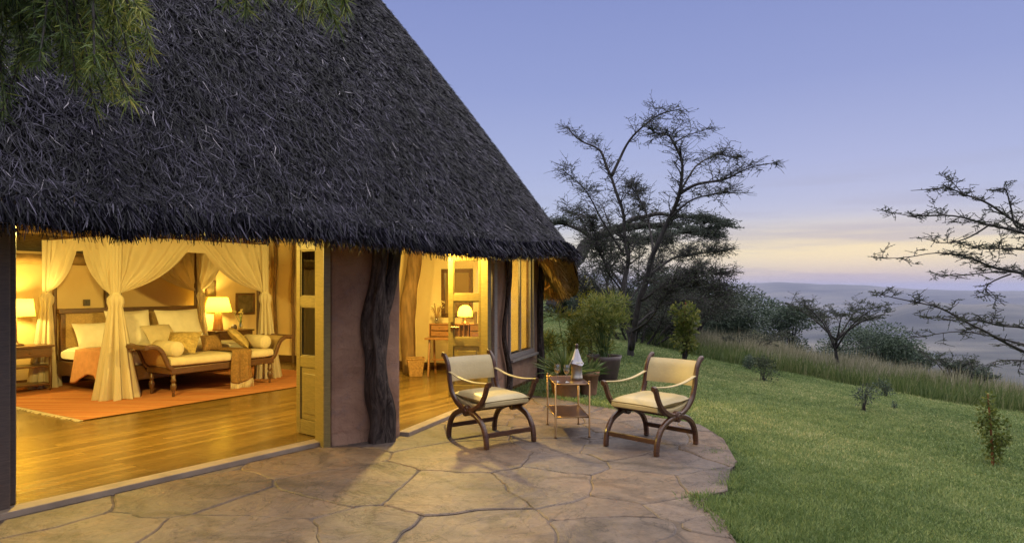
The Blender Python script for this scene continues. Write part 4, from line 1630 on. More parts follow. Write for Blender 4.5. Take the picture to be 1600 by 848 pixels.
framed('wall_picture', 'dark framed square picture on the back wall by the flowers', 'picture', B(3.52, 2.02, 1.20), RU, .42, .42, M['picture'], M['bed_wood'])
framed('wall_picture', 'small dark picture high on the back wall above the far lamp', 'picture', B(2.78, 2.02, 1.50), RU, .20, .30, M['picture'], M['bed_wood'], .025)
framed('wall_hanging', 'narrow tall dark panel on the wall above the headboard behind the tied curtain', 'wall hanging', B(1.02, 2.02, 1.42), RU, .26, .44, M['picture'], M['bed_wood'], .03)
o = MB().box((0, 0, 0), (.10, .02, .10)).box((0, -.014, 0), (.03, .012, .05)).build('light_switch', M['switch'], None, bevel=.004)
o.location = B(.62, 2.03, 1.28)
o.rotation_euler = (0, 0, RA)
tag(o, 'small brown square switch on the plain wall above the headboard', 'light switch')

# ---- writing desk and the things about it
desk = thing('writing_desk', 'small reddish wooden writing desk with drawers on slim crossed legs against the far wall', 'desk', (-.90, 11.36, FZ), rad(-9))
mb = MB().box((0, 0, .63), (1.05, .52, .03))
mb.build('desk_top', M['desk_wood'], desk, bevel=.005)
mb = MB().box((0, .14, .86), (1.05, .24, .02)).box((-.515, .14, .75), (.02, .24, .20)).box((.515, .14, .75), (.02, .24, .20)).box((0, .25, .75), (1.01, .02, .20))
for k in range(5):
    mb.box((-.16 + k * .08, .14, .75), (.012, .22, .20))
mb.build('pigeonholes', M['desk_wood'], desk, bevel=.003)
for sx in (-.34, .34):
    for z in (.70, .80):
        dr = MB().box((sx, .03, z), (.30, .02, .085)).build('drawer', M['desk_wood'], desk, bevel=.003)
        MB().box((sx, .015, z), (.025, .015, .015)).build('knob', M['brass'], dr, bevel=.003)
for sx in (-.47, .47):
    MB().sweep([(sx, -.22, 0), (sx, -.18, .30), (sx, -.14, .62)], (1, 0, 0), .035, .035).build('leg', M['desk_wood'], desk)
    MB().sweep([(sx, .24, 0), (sx, .16, .35), (sx, .14, .62)], (1, 0, 0), .035, .035).build('leg', M['desk_wood'], desk)
MB().box((0, .0, .26), (.94, .025, .025)).build('stretcher', M['desk_wood'], desk)
flowers('glass vase of small dry sprigs on the left end of the writing desk', (-1.29, 11.56, FZ + .87), [(.03, 0), (.045, .02), (.045, .09), (.03, .12)], 22, .36, .17, M['twig_dry'], M['petal'], .014, 'flower vase', 9)
t_ = thing('desk_lamp', 'lamp with rounded glowing shade on the writing desk, seen through the door glass', 'lamp', (-.80, 11.46, FZ + .87))
MB().lathe([(.07, 0), (.07, .015), (.02, .03), (.012, .06), (.012, .18)], (0, 0, 0), 16).build('base', M['brass'], t_, smooth=True)
MB().lathe([(.125, .12), (.125, .19), (.10, .27), (.05, .31)], (0, 0, 0), 24, close=False).build('lamp_shade', M['shade'], t_, smooth=True)
bulb(t_, .19, 26)
for k, (dx, hh) in enumerate(((-.06, .20), (0, .23), (.05, .19), (.09, .22))):
    o = MB().box((0, 0, hh / 2), (.035, .16, hh)).build('book', M[('cloth_brown', 'coral', 'dark_pot', 'cloth_gold')[k]], None, bevel=.003)
    o.location = (-.56 + dx, 11.42, FZ + .872)
    tag(o, ('brown book at the lamp side of the row on the writing desk', 'tall red book, second from the lamp in the row on the writing desk', 'short dark book, third from the lamp in the row on the writing desk', 'ochre book at the far end of the row on the writing desk')[k], 'book', 'books on the desk')
framed('wall_mirror', 'tall dark framed mirror on the end wall above the writing desk', 'mirror', (-.98, 11.945, 1.42), Vector((2.34, -.97, 0)), .62, .86, M['mirror'], M['bed_wood'], .07)
bk = thing('waste_basket', 'square tapered woven basket on the floor at the foot of the indoor tree trunk', 'basket', (-1.62, 11.28, FZ), rad(12))
mb = MB()
b_, tp_ = .105, .145
for z, s in ((0, b_), (.30, tp_)):
    mb.v += [(-s, -s, z), (s, -s, z), (s, s, z), (-s, s, z)]
mb.f += [(0, 1, 5, 4), (1, 2, 6, 5), (2, 3, 7, 6), (3, 0, 4, 7), (3, 2, 1, 0)]
mb.build('body', M['basket'], bk, bevel=.01)
mb = MB()
for k in range(4):
    a, b = [(-1, -1), (1, -1), (1, 1), (-1, 1)][k], [(-1, -1), (1, -1), (1, 1), (-1, 1)][(k + 1) % 4]
    mb.tube([(a[0] * tp_, a[1] * tp_, .30), (b[0] * tp_, b[1] * tp_, .30)], .012, 8)
mb.build('rim', M['basket'], bk)

# ---- lamps hung under the thatch (they light the room and spill on the terrace)
def pendant(label, loc, cord, energy):
    t_ = thing('pendant_lamp', label, 'lamp', loc)
    MB().tube([(0, 0, .12), (0, 0, cord)], .006, 6).build('cord', M['switch'], t_)
    MB().lathe([(.20, -.10), (.17, .04), (.06, .12)], (0, 0, 0), 24, close=False).build('lamp_shade', M['basket'], t_, smooth=True)
    bulb(t_, -.11, energy, .07)
    return t_


pendant('woven pendant lamp hanging over the open floor before the bed', (-4.0, 6.2, 2.22), 1.4, 460)
pendant('woven pendant lamp hanging over the floor by the writing desk', (-1.08, 8.95, 2.24), 2.2, 480)
pendant('woven pendant lamp hanging beyond the near bedside table', (-6.6, 7.2, 2.7), 1.6, 120)
wlp = thing('wall_lamp', 'small lamp on the outside of the end wall under the low eave', 'lamp', (-.1, 12.02, 1.70))
MB().box((0, -.12, 0), (.10, .10, .16)).build('bracket', M['brass'], wlp, bevel=.006)
MB().lathe([(.06, -.09), (.07, .08)], (0, 0, 0), 16, close=False).build('lamp_shade', M['shade'], wlp, smooth=True)
bulb(wlp, 0, 190, .05)

# ================================================================== TERRACE
def make_chair():
    t_ = thing('armchair', '', 'armchair', group='cross framed armchairs on the terrace')
    W2 = .285
    arch = smooth_path([(-.335, 0, 0), (-.335, 0, .05), (-.31, 0, .15), (-.24, 0, .24), (-.12, 0, .295), (0, 0, .31), (.12, 0, .295), (.24, 0, .24), (.31, 0, .15), (.335, 0, .05), (.335, 0, 0)], 4)
    back = smooth_path([(.0, 0, .318), (-.10, 0, .335), (-.20, 0, .385), (-.275, 0, .46), (-.315, 0, .56), (-.335, 0, .66), (-.365, 0, .75), (-.42, 0, .815), (-.455, 0, .825)], 4)
    front = smooth_path([(.0, 0, .318), (.10, 0, .335), (.20, 0, .38), (.27, 0, .44), (.315, 0, .51), (.34, 0, .57), (.365, 0, .605), (.39, 0, .605)], 4)
    for s in (-1, 1):
        off = V(0, s * W2, 0)
        MB().sweep([p + off for p in arch], (0, 1, 0), .052, .046).build('leg_arch', M['dark_wood'], t_, bevel=.003)
        MB().sweep([p + off for p in back], (0, 1, 0), .050, .042).build('back_post', M['dark_wood'], t_, bevel=.003)
        MB().sweep([p + off for p in front], (0, 1, 0), .050, .042).build('arm_post', M['dark_wood'], t_, bevel=.003)
        ro = MB().lathe([(.048, -.031), (.052, -.026), (.052, .026), (.040, .031), (.028, .030), (.022, .036), (.004, .037)], (0, 0, 0), 18)
        ro.v = [(x, s * z + s * W2, y + .314) for x, y, z in ro.v]
        ro.build('rosette', M['dark_wood'], t_, smooth=False)
        strap = smooth_path([(.385, s * W2, .622), (.28, s * W2, .612), (.10, s * W2, .602), (-.12, s * W2, .618), (-.325, s * W2, .665)], 5)
        MB().sweep(strap, (0, 1, 0), .010, .036).build('arm_strap', M['leather'], t_)
    for x, z in ((-.318, .12), (.318, .12)):
        MB().box((x, 0, z), (.026, 2 * W2 - .046, .045)).build('stretcher', M['dark_wood'], t_, bevel=.004)
    MB().tube([(0, -W2, .314), (0, W2, .314)], .018, 10).build('cross_rod', M['dark_wood'], t_, smooth=True)
    # leather back, curved between the posts
    bk_ = MB()

    def bp(a, b, off):
        y = (a * 2 - 1) * (W2 - .021)
        z = .565 + b * .235
        xc = np.interp(z, [.56, .66, .75, .80], [-.315, -.335, -.365, -.40])
        return Vector((float(xc) - .035 * math.cos((a - .5) * math.pi) + off * (.5 + .5 * min(1, 6 * min(a, 1 - a, b, 1 - b) + .2)), y, z))
    bk_.grid(lambda a, b: bp(a, b, .018), 16, 8)
    f0 = len(bk_.f)
    bk_.grid(lambda a, b: bp(a, b, -.018), 16, 8)
    bk_.f[f0:] = [tuple(reversed(f)) for f in bk_.f[f0:]]
    bk_.build('backrest', M['leather'], t_, smooth=True)
    # sling seat box under a loose cushion
    st_ = MB()
    prof = [(-.27, .43), (-.18, .385), (0, .362), (.18, .372), (.285, .40)]

    def sp(a, b):
        x = -.27 + a * .555
        zt = float(np.interp(x, [p[0] for p in prof], [p[1] for p in prof]))
        y = (W2 - .022) * (1 if b in (1, 2) else -1)
        z = zt + (.022 if b in (2, 3) else -.022)
        return Vector((x, y, z))
    for k in range(16):
        st_.v += [tuple(sp(k / 15, b)) for b in range(4)]
    for k in range(15):
        for b in range(4):
            st_.f.append((k * 4 + b, k * 4 + (b + 1) % 4, k * 4 + 4 + (b + 1) % 4, k * 4 + 4 + b))
    st_.f += [(3, 2, 1, 0), (60, 61, 62, 63)]
    st_.build('seat', M['leather'], t_, bevel=.008)
    cu_ = MB().pillow((.01, 0, .435), .57, 2 * W2 - .03, .105, Matrix.Rotation(rad(1), 3, 'Y'), 20, 5.0, 3)
    cu_.v = [(x, y, z + .10 * max(0, -x - .12) ** 1.2) for x, y, z in cu_.v]
    cu_.build('seat_cushion', M['leather'], t_, smooth=True)
    return t_


ch1 = make_chair()
ch1['label'] = 'dark wooden curule armchair with cream leather seat by the doorway, facing the drinks table'
ch1.location = (-.214, 6.76, .004)
ch1.rotation_euler = (0, 0, math.atan2(-.80, .60))
ch2 = copy_thing(ch1, 'dark wooden curule armchair with amber lit leather back on the lawn side of the terrace', (1.345, 6.50, .004), math.atan2(-.70, -.72))

# drinks table
tab = thing('drinks_table', 'slender brass framed two tier drinks table between the armchairs', 'side table', (.59, 7.13, .004), rad(4))
TW, TD, TH = .345, .66, .545
for x in (-1, 1):
    for y in (-1, 1):
        mb = MB().tube([(x * TW / 2, y * TD / 2, .0), (x * TW / 2, y * TD / 2, .012), (x * TW / 2, y * TD / 2, .018), (x * TW / 2, y * TD / 2, TH + .012)], [.014, .014, .0095, .0095], 10)
        mb.lathe([(.0095, 0), (.014, .006), (.010, .014), (.002, .018)], (x * TW / 2, y * TD / 2, TH + .012), 10)
        mb.build('leg', M['brass'], tab, smooth=True)
for nm, z in (('top', TH - .012), ('shelf', .205)):
    tr = MB().box((0, 0, z), (TW - .01, TD - .01, .012)).build(nm, M['dark_wood'], tab, bevel=.003)
    rl = MB()
    for x in (-1, 1):
        rl.tube([(x * TW / 2, -TD / 2, z + .004), (x * TW / 2, TD / 2, z + .004)], .007, 8)
        rl.tube([(-TW / 2, x * TD / 2, z + .004), (TW / 2, x * TD / 2, z + .004)], .007, 8)
    rl.build('rail', M['brass'], tr, smooth=True)
tt = Matrix.Rotation(rad(4), 3, 'Z')


def on_table(x, y):
    p = tt @ Vector((x, y, 0)) + Vector((.59, 7.13, 0))
    return (p.x, p.y, .004 + TH - .005)


GL = [(.031, 0), (.031, .003), (.006, .008), (.004, .02), (.004, .075), (.010, .084), (.027, .10), (.034, .125), (.033, .155), (.030, .182)]
for k, (x, y, lab) in enumerate(((-.125, -.12, 'clear stemmed wine glass at the doorway side of the drinks table'), (-.035, -.17, 'clear stemmed wine glass next to the wine cooler on the drinks table'))):
    g_ = thing('wine_glass', lab, 'wine glass', on_table(x, y), 0, 'wine glasses on the drinks table')
    MB().lathe(GL, (0, 0, 0), 24, close=False).build('bowl', M['glass'], g_, smooth=True)
    MB().lathe([(.002, .088), (.026, .101), (.0325, .124), (.002, .1245)], (0, 0, 0), 24).build('wine', M['wine'], g_, smooth=True)
wc = thing('wine_cooler', 'metal wine cooler with a bottle wrapped in a pointed pale napkin', 'wine cooler', on_table(.10, .02))
MB().lathe([(.060, 0), (.064, .005), (.064, .03), (.060, .035), (.060, .165), (.064, .17), (.064, .19), (.058, .19), (.056, .16)], (0, 0, 0), 28, close=False).build('bucket', M['pewter'], wc, smooth=True)
nk = MB().grid(lambda a, b: Vector((math.cos(a * 6.2832) * (.075 - .062 * b ** .75) * (1 + .08 * math.sin(a * 6.2832 * 5)), math.sin(a * 6.2832) * (.075 - .062 * b ** .75) * (1 + .08 * math.sin(a * 6.2832 * 5)), .165 + .165 * b + .012 * math.sin(a * 6.2832 * 2) * (1 - b))), 40, 12)
nk.grid(lambda a, b: Vector((-.045 - .045 * b + .02 * (a - .5), -.03 + (a - .5) * .06 * (1 - .3 * b), .215 - .085 * b)), 6, 6)
nk.build('napkin', M['napkin'], wc, smooth=True)
MB().lathe([(.014, .30), (.014, .36), (.016, .362), (.016, .378), (.004, .38)], (0, 0, 0), 16).build('bottle_neck', M['dark_pot'], wc, smooth=True)


# ================================================================== PLANTS
def blades(name, C, D, L, W, m, parent=None, rnd=None, droop=None, seg=1):
    """leaf-like strips; C base points, D unit directions, L length, W width; droop bends the tip down"""
    C, D = np.asarray(C, float), np.asarray(D, float)
    n = len(C)
    r = np.random.default_rng(n + 11)
    S = np.cross(D, r.normal(0, 1, (n, 3)))
    S /= np.maximum(np.linalg.norm(S, axis=1, keepdims=True), 1e-9)
    L, W = np.broadcast_to(np.asarray(L, float), n)[:, None], np.broadcast_to(np.asarray(W, float), n)[:, None]
    dz = np.zeros((n, 3))
    if droop is not None:
        dz[:, 2] = -np.broadcast_to(droop, n)
    rnd = r.random(n) if rnd is None else rnd
    if seg == 1:
        v_ = np.stack([C, C + D * L * .5 + S * W * .5 + dz * L * .25, C + D * L + dz * L, C + D * L * .5 - S * W * .5 + dz * L * .25], 1).reshape(-1, 3)
        f_ = (np.arange(n) * 4)[:, None] + np.arange(4)[None]
        return np_mesh(name, v_, f_, m, parent, np.repeat(rnd, 4))
    rows = []
    for k in range(seg + 1):
        t_ = k / seg
        c = C + D * L * t_ + dz * L * t_ * t_
        w = W * (.5 * (1 - t_ ** 2.2) + .02) * (.7 + .3 * min(1, t_ * 3))
        rows += [c - S * w, c + S * w]
    v_ = np.stack(rows, 1).reshape(-1, 3)
    k2 = 2 * (seg + 1)
    b = np.arange(n) * k2
    f_ = np.concatenate([np.stack([b + 2 * k, b + 2 * k + 1, b + 2 * k + 3, b + 2 * k + 2], 1) for k in range(seg)])
    return np_mesh(name, v_, f_, m, parent, np.repeat(rnd, k2))


def unit(a):
    return a / np.maximum(np.linalg.norm(a, axis=1, keepdims=True), 1e-9)


# ---- mown lawn
def lawn():
    r = np.random.default_rng(3)
    n = 560000
    rr = 3.2 * (40 / 3.2) ** (r.random(n) ** .92)
    aa = np.radians(r.uniform(-6, 47, n))
    x, y = np.sin(aa) * rr, np.cos(aa) * rr
    wx = x + .05 * np.sin(y * 9) + .04 * np.sin(y * 23 + 1) + .03 * np.sin(x * 17)
    wy = y + .05 * np.sin(x * 11) + .03 * np.sin(x * 29)
    house = [(p.x, p.y) for p in (PL, PR, PB, QB, WA, WB, E1, E2, E0)] + [(-12, 12), (-12, 0)]
    keep = ~inside(PATIO, wx, wy) & ~inside(house, x, y) & (edge_dist(x, y) < .6)
    x, y, rr = x[keep], y[keep], rr[keep]
    n = len(x)
    C = np.stack([x, y, ground_z(x, y) - .004], 1)
    patch = .5 + .5 * np.sin(x * 2.1 + 1.3 * np.sin(y * 1.7)) * np.sin(y * 2.6 + np.sin(x * 3.1))
    D = unit(np.stack([r.normal(0, .55, n), r.normal(0, .55, n), np.ones(n)], 1))
    edge = inside([(px * 1.0 + (.16 if px > 0 else 0), py + .12) for px, py in PATIO], x, y)
    L = r.uniform(.028, .055, n) * (.8 + .5 * patch) * np.where(edge, 1.5, 1)
    W = np.clip(.0013 * rr, .006, .035)
    big = np.clip(.5 + .5 * np.sin(x * .8 + .7 * np.sin(y * .6)) * np.cos(y * .55 + .4 * x), 0, 1)
    fine = np.sin(x * 5.3 + 2.1 * np.sin(y * 3.7)) * np.sin(y * 6.1 + 1.7 * np.sin(x * 4.3))
    rnd = np.clip(r.beta(2, 2.4, n) * .75 + .16 * patch * r.random(n) + .36 * (big - .5) + .13 * fine + .10, 0, 1)
    # tufts spilling over the rim of the stone
    q = 16000
    k = r.integers(0, 16, q)
    f = r.random(q)
    A_ = np.array(PATIO)
    e0, e1 = A_[k], A_[(k + 1) % len(PATIO)]
    ex, ey = (e0 + (e1 - e0) * f[:, None]).T + r.normal(.01, .045, (2, q))
    ok = (np.sin(ex * 7 + ey * 5) + np.sin(ey * 13 - ex * 3) > -.7) & (ey > 2.8) & (ex > -.1)
    ex, ey = ex[ok], ey[ok]
    q = len(ex)
    C = np.vstack([C, np.stack([ex, ey, ground_z(ex, ey) - .004], 1)])
    D = np.vstack([D, unit(np.stack([r.normal(-.35, .6, q), r.normal(-.2, .6, q), np.ones(q)], 1))])
    L, W = np.concatenate([L, r.uniform(.05, .11, q)]), np.concatenate([W, np.full(q, .0075)])
    rnd = np.concatenate([rnd, np.clip(r.beta(2, 2, q) * .7, 0, 1)])
    n = len(C)
    o = blades('lawn_grass', C, D, L, W, M['grass'], None, rnd, droop=r.uniform(0, .35, n))
    tag(o, 'short mown green lawn sloping away beside the terrace', 'lawn')
    kind(o, 'stuff')


lawn()


def rough_grass():
    r = np.random.default_rng(4)
    for nm, lab, m, n, e0, e1, h0, h1, wk in (('tall_grass', 'tall green uncut grass along the far edge of the lawn', M['tallgrass'], 52000, .0, 2.6, .35, .75, .0011),
                                              ('dry_grass', 'pale dry seeding grass behind the green fringe of the lawn', M['drygrass'], 60000, 1.8, 9.5, .5, .95, .0010)):
        x, y = r.uniform(1.5, 30, n * 9), r.uniform(3, 48, n * 9)
        e = edge_dist(x, y)
        clump = np.sin(x * 1.7 + np.sin(y * 1.1) * 2) * np.sin(y * 1.3 + x * .4)
        lim = e0 + .5 * clump
        prob = np.exp(-np.hypot(x, y) / 26)
        k = (e > lim) & (e < e1) & (np.arctan2(x, y) < rad(44)) & (np.arctan2(x, y) > rad(8)) & (r.random(n * 9) < prob + .25)
        x, y, cl = x[k][:n], y[k][:n], clump[k][:n]
        q = len(x)
        C = np.stack([x, y, ground_z(x, y) - .02], 1)
        D = unit(np.stack([r.normal(.10, .2, q), r.normal(0, .2, q), np.ones(q)], 1))
        L = r.uniform(h0, h1, q) * (.85 + .3 * cl)
        dd = np.hypot(x, y)
        o = blades(nm, C, D, L, np.clip(wk * dd, .008, .04), m, None, np.clip(r.beta(2, 2, q) + .15 * cl, 0, 1), droop=r.uniform(.0, .35, q), seg=2)
        tag(o, lab, 'grass')
        kind(o, 'stuff')


rough_grass()

# ---- pots and garden plants by the terrace
def pot(parent, r_, h_, m, rim=True):
    prof = [(r_ * .68, 0), (r_ * .72, .01), (r_ * .92, h_ * .82)]
    prof += [(r_ * 1.0, h_ * .83), (r_ * 1.03, h_), (r_ * .90, h_), (r_ * .86, h_ * .86)] if rim else [(r_, h_), (r_ * .93, h_), (r_ * .88, h_ * .9)]
    MB().lathe(prof, (0, 0, 0), 26, close=False).build('pot', m, parent, smooth=True)
    MB().lathe([(.001, h_ * .87), (r_ * .88, h_ * .86)], (0, 0, 0), 20, close=False).build('soil', M['dark_pot'], parent)


def strap_plant(parent, z0, n, L, W, m, spread, droop, seed):
    r = np.random.default_rng(seed)
    a = r.uniform(0, 6.283, n)
    el = r.uniform(spread, 1.4, n)
    D = np.stack([np.cos(a) * np.cos(el), np.sin(a) * np.cos(el), np.sin(el)], 1)
    C = np.stack([np.cos(a) * .06 * r.random(n), np.sin(a) * .06 * r.random(n), np.full(n, z0)], 1)
    blades('leaves', C, D, r.uniform(.6, 1.0, n) * L, W, m, parent, np.clip(r.random(n) * .8 + .2 * np.sin(el), 0, 1), droop=r.uniform(.3, 1, n) * droop, seg=5)


pp = (.76, 9.55, gz(.76, 9.55))
t_ = thing('potted_plant', 'large arching strap leaved plant in a wide reddish pot behind the drinks table', 'potted plant', pp)
pot(t_, .24, .30, M['terracotta'])
strap_plant(t_, .26, 340, .62, .026, M['spiky'], .45, .35, 1)
pp = (1.11, 9.75, gz(1.11, 9.75))
t_ = thing('potted_plant', 'small leafy plant in a rimmed terracotta pot beside the wine cooler', 'potted plant', pp)
pot(t_, .16, .34, M['terracotta'])
strap_plant(t_, .28, 200, .36, .026, M['spiky'], .3, .3, 2)


def leaf_cloud(lumps, n, r, shell=.55):
    """points through a set of ellipsoid lumps (cx,cy,cz,rx,ry,rz), denser towards their outside; returns points and outward directions"""
    lumps = np.asarray(lumps, float)
    vol = lumps[:, 3] * lumps[:, 4] * lumps[:, 5]
    k = r.choice(len(lumps), n, p=vol ** .7 / (vol ** .7).sum())
    d = unit(r.normal(0, 1, (n, 3)))
    q = r.random(n) ** shell
    lm = lumps[k]
    return lm[:, :3] + d * lm[:, 3:] * q[:, None], d


def shrub(name, label, cat, loc, w, h, m, n, leaf, seed, stem_m=None, lumps=7, stems=7, group=None, z0=0.0, up=.5, parent=None, aspect=2.4, low=.35, sz=(.22, .40)):
    r = np.random.default_rng(seed)
    t_ = parent or thing(name, label, cat, loc, group=group)
    ls, st = [], MB()
    for k in range(lumps):
        a, q = r.uniform(0, 6.283), r.uniform(.1, .75)
        zc = z0 + h * r.uniform(low, .86)
        s = r.uniform(*sz)
        ls.append((math.cos(a) * w / 2 * q, math.sin(a) * w / 2 * q, zc, w * s, w * s, min(h * s * .8, zc * .9)))
    for k in range(stems):
        c = ls[k % len(ls)]
        st.tube(smooth_path([(r.normal(0, .03), r.normal(0, .03), z0 - .05), (c[0] * .4, c[1] * .4, z0 + (c[2] - z0) * .5), (c[0], c[1], c[2] + c[5] * .6)], 3), list(np.linspace(.005 + h * .008, .003, 7)), 5)
    st.build('stem', stem_m or M['bark'], t_, smooth=True)
    C, d = leaf_cloud(ls, n, r)
    D = unit(d + np.array([0, 0, up]) + r.normal(0, .6, (n, 3)))
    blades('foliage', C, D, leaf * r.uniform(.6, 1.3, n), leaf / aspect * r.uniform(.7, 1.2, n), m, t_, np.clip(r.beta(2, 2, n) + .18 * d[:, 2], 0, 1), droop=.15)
    return t_


pp = (1.55, 11.3, gz(1.55, 11.3))
t_ = thing('potted_shrub', 'tall feathery green shrub in a big dark glazed pot at the terrace edge', 'potted shrub', pp)
pot(t_, .30, .42, M['dark_pot'], False)
shrub('', '', '', pp, 1.25, 1.15, M['bush_green'], 2700, .13, 31, M['stem'], z0=.36, lumps=22, stems=22, parent=t_, aspect=7, low=.15, sz=(.10, .20), up=.9)
p_ = G(905, 560)
shrub('garden_shrub', 'wide airy yellow green shrub behind the strap leaved pot plant', 'shrub', (.98, 12.0, gz(.98, 12.0)), 1.5, 1.30, M['bush_green'], 2800, .13, 32, M['stem'], lumps=24, stems=24, aspect=7, low=.15, sz=(.09, .18), up=.9)
ty = thing('yellow_shrub', 'slender plant with bright yellow leaf head behind the potted shrub', 'shrub', (1.70, 14.6, gz(1.7, 14.6)))
shrub('', '', '', None, .62, 1.75, M['yellow_leaf'], 900, .075, 33, parent=ty, lumps=5, stems=5)
p_ = V(3.9, 15.2, gz(3.9, 15.2))
sp_ = thing('sapling', 'leafy young tree with reddish stem growing behind the lawn side armchair', 'sapling', p_)
st = MB()
st.tube(smooth_path([(0, 0, -.05), (.02, 0, .4), (-.01, 0, .9), (.03, 0, 1.45)], 4), list(np.linspace(.035, .015, 13)), 7)
st.build('stem', M['bark_red'], sp_, smooth=True)
shrub('', '', '', None, .95, 1.40, M['bush_green'], 1100, .11, 35, parent=sp_, lumps=13, stems=13, aspect=1.9, low=.3, sz=(.12, .22))
# small shrubs on the lawn
for k, (px, py, w, h, n, lf, mm, lab) in enumerate((
        (1171, 577, .42, .42, 700, .05, 'bush', 'small dark round shrub touching a greyer one on the far lawn'),
        (1192, 595, .56, .55, 900, .05, 'acacia', 'greyish round shrub in front of a small dark one on the far lawn'),
        (1350, 642, .52, .42, 420, .045, 'acacia_dark', 'low thin twiggy shrub alone in the middle of the lawn'),
        (1385, 620, .36, .36, 500, .045, 'bush', 'small dark upright shrub at the foot of the tall grass'),
        (1397, 639, .12, .15, 60, .04, 'bush', 'tiny green seedling on the lawn beside the twiggy shrub'))):
    q = G(px, py)
    shrub('lawn_shrub', lab, 'shrub', q, w, h, M[mm], n, lf, 40 + k, lumps=9, stems=9, low=.18)
q = G(1552, 727)
cp_ = thing('columnar_shrub', 'narrow upright shrub with reddish stem standing alone on the near lawn', 'shrub', q)
st = MB()
st.tube(smooth_path([(0, 0, -.05), (-.02, 0, .3), (-.04, 0, .55), (-.06, 0, .80)], 4), list(np.linspace(.016, .008, 13)), 7, wob=.3)
st.build('stem', M['bark_red'], cp_, smooth=True)
r = np.random.default_rng(50)
C, d = leaf_cloud([(0, 0, .18, .10, .10, .16), (.03, 0, .38, .14, .13, .20), (-.05, .02, .58, .10, .10, .15), (-.06, 0, .74, .05, .05, .09), (.09, -.02, .30, .08, .08, .08), (-.10, .03, .44, .07, .07, .10)], 1000, r)
blades('foliage', C, unit(d + r.normal(0, .6, (1000, 3))), .048 * r.uniform(.5, 1.3, 1000), .024, M['bush_green'], cp_, r.beta(1.5, 3, 1000))


# ---- thorn trees
def acacia(name, label, cat, base, limbs, m, seed, nbr=26, brl=1.0, ntw=9, twl=.32, leaf=.05, nleaf=7, flat=.35, spread=.35, start=.3, bark=None, group=None, up=.15, wleaf=.45):
    """limbs: (points, r0, r1); branches, twigs and leaf sprays grow from them, held flat like a thorn tree's"""
    rr = random.Random(seed)
    t_ = thing(name, label, cat, base, group=group)
    b = Vector(base)
    mb = MB()
    LC, LD = [], []

    def rvec():
        return Vector((rr.gauss(0, 1), rr.gauss(0, 1), rr.gauss(0, 1) * flat)).normalized()
    for li, limb in enumerate(limbs):
        pts, r0, r1 = limb[:3]
        k_n = limb[3] if len(limb) > 3 else 1.0
        pts = smooth_path([Vector(p) - b for p in pts], 5)
        n = len(pts)
        # small crooks
        pts = [p + Vector((noise.noise(p * 1.3 + Vector((seed, 0, li))), noise.noise(p * 1.3 + Vector((0, seed, li + 5))), noise.noise(p * 1.7 + Vector((li, 3, seed))))) * (.10 * min(1, i / 4)) * (.5 if r0 < .05 else 1) for i, p in enumerate(pts)]
        mb.tube(pts, [r0 + (r1 - r0) * (i / (n - 1)) ** .8 for i in range(n)], 7 if r0 > .06 else 5, wob=.2 if r0 > .06 else 0)
        length = sum((pts[i + 1] - pts[i]).length for i in range(n - 1))
        count = max(2, int(nbr * length * k_n))
        for q in range(count):
            s = start + (1 - start) * rr.random()
            x = s * (n - 1)
            i = min(int(x), n - 2)
            p = pts[i].lerp(pts[i + 1], x - i)
            T = (pts[i + 1] - pts[i]).normalized()
            d_ = (T * .75 + rvec() * .95 + Vector((0, 0, up))).normalized()
            L = brl * rr.uniform(.35, 1.0) * (1.15 - .6 * s)
            br = [p]
            dd_ = d_.copy()
            for j in range(4):
                dd_ = (dd_ + rvec() * .28 + Vector((0, 0, .04))).normalized()
                br.append(br[-1] + dd_ * L / 4)
            rb = max(.006, (r0 + (r1 - r0) * s) * .38)
            rb = min(rb, .03)
            mb.tube(br, [rb, rb * .8, rb * .6, rb * .45, .004], 4, cap=False)
            for w in range(ntw):
                u_ = rr.uniform(.2, 1.0)
                y = u_ * 4
                jj = min(int(y), 3)
                c = br[jj].lerp(br[jj + 1], y - jj)
                td = ((br[jj + 1] - br[jj]).normalized() * .5 + rvec() * 1.0).normalized()
                tl = twl * rr.uniform(.4, 1.0)
                e = c + td * tl
                mid = (c + e) / 2 + rvec() * tl * .1
                mb.tube([c, mid, e], [.0052, .0042, .003], 3, cap=False)
                for z in range(nleaf):
                    g = rr.random()
                    a = c.lerp(mid, g * 2) if g < .5 else mid.lerp(e, g * 2 - 1)
                    LC.append(tuple(a))
                    LD.append(tuple((td * .4 + Vector((rr.gauss(0, 1), rr.gauss(0, 1), rr.gauss(0, .5)))).normalized()))
    mb.build('trunk', bark or M['bark'], t_, smooth=True)
    if LC:
        r = np.random.default_rng(seed)
        n = len(LC)
        blades('crown', LC, LD, leaf * r.uniform(.6, 1.3, n), leaf * wleaf, m, t_, r.beta(2, 2.5, n))
    return t_


def L_(pts, Y, r0, r1, k=1.0, dY=None):
    """limb through photo points at depth Y, wandering in depth by dY"""
    dY = dY or [0] * len(pts)
    return ([P(px, py, Y + d) for (px, py), d in zip(pts, dY)], r0, r1, k)


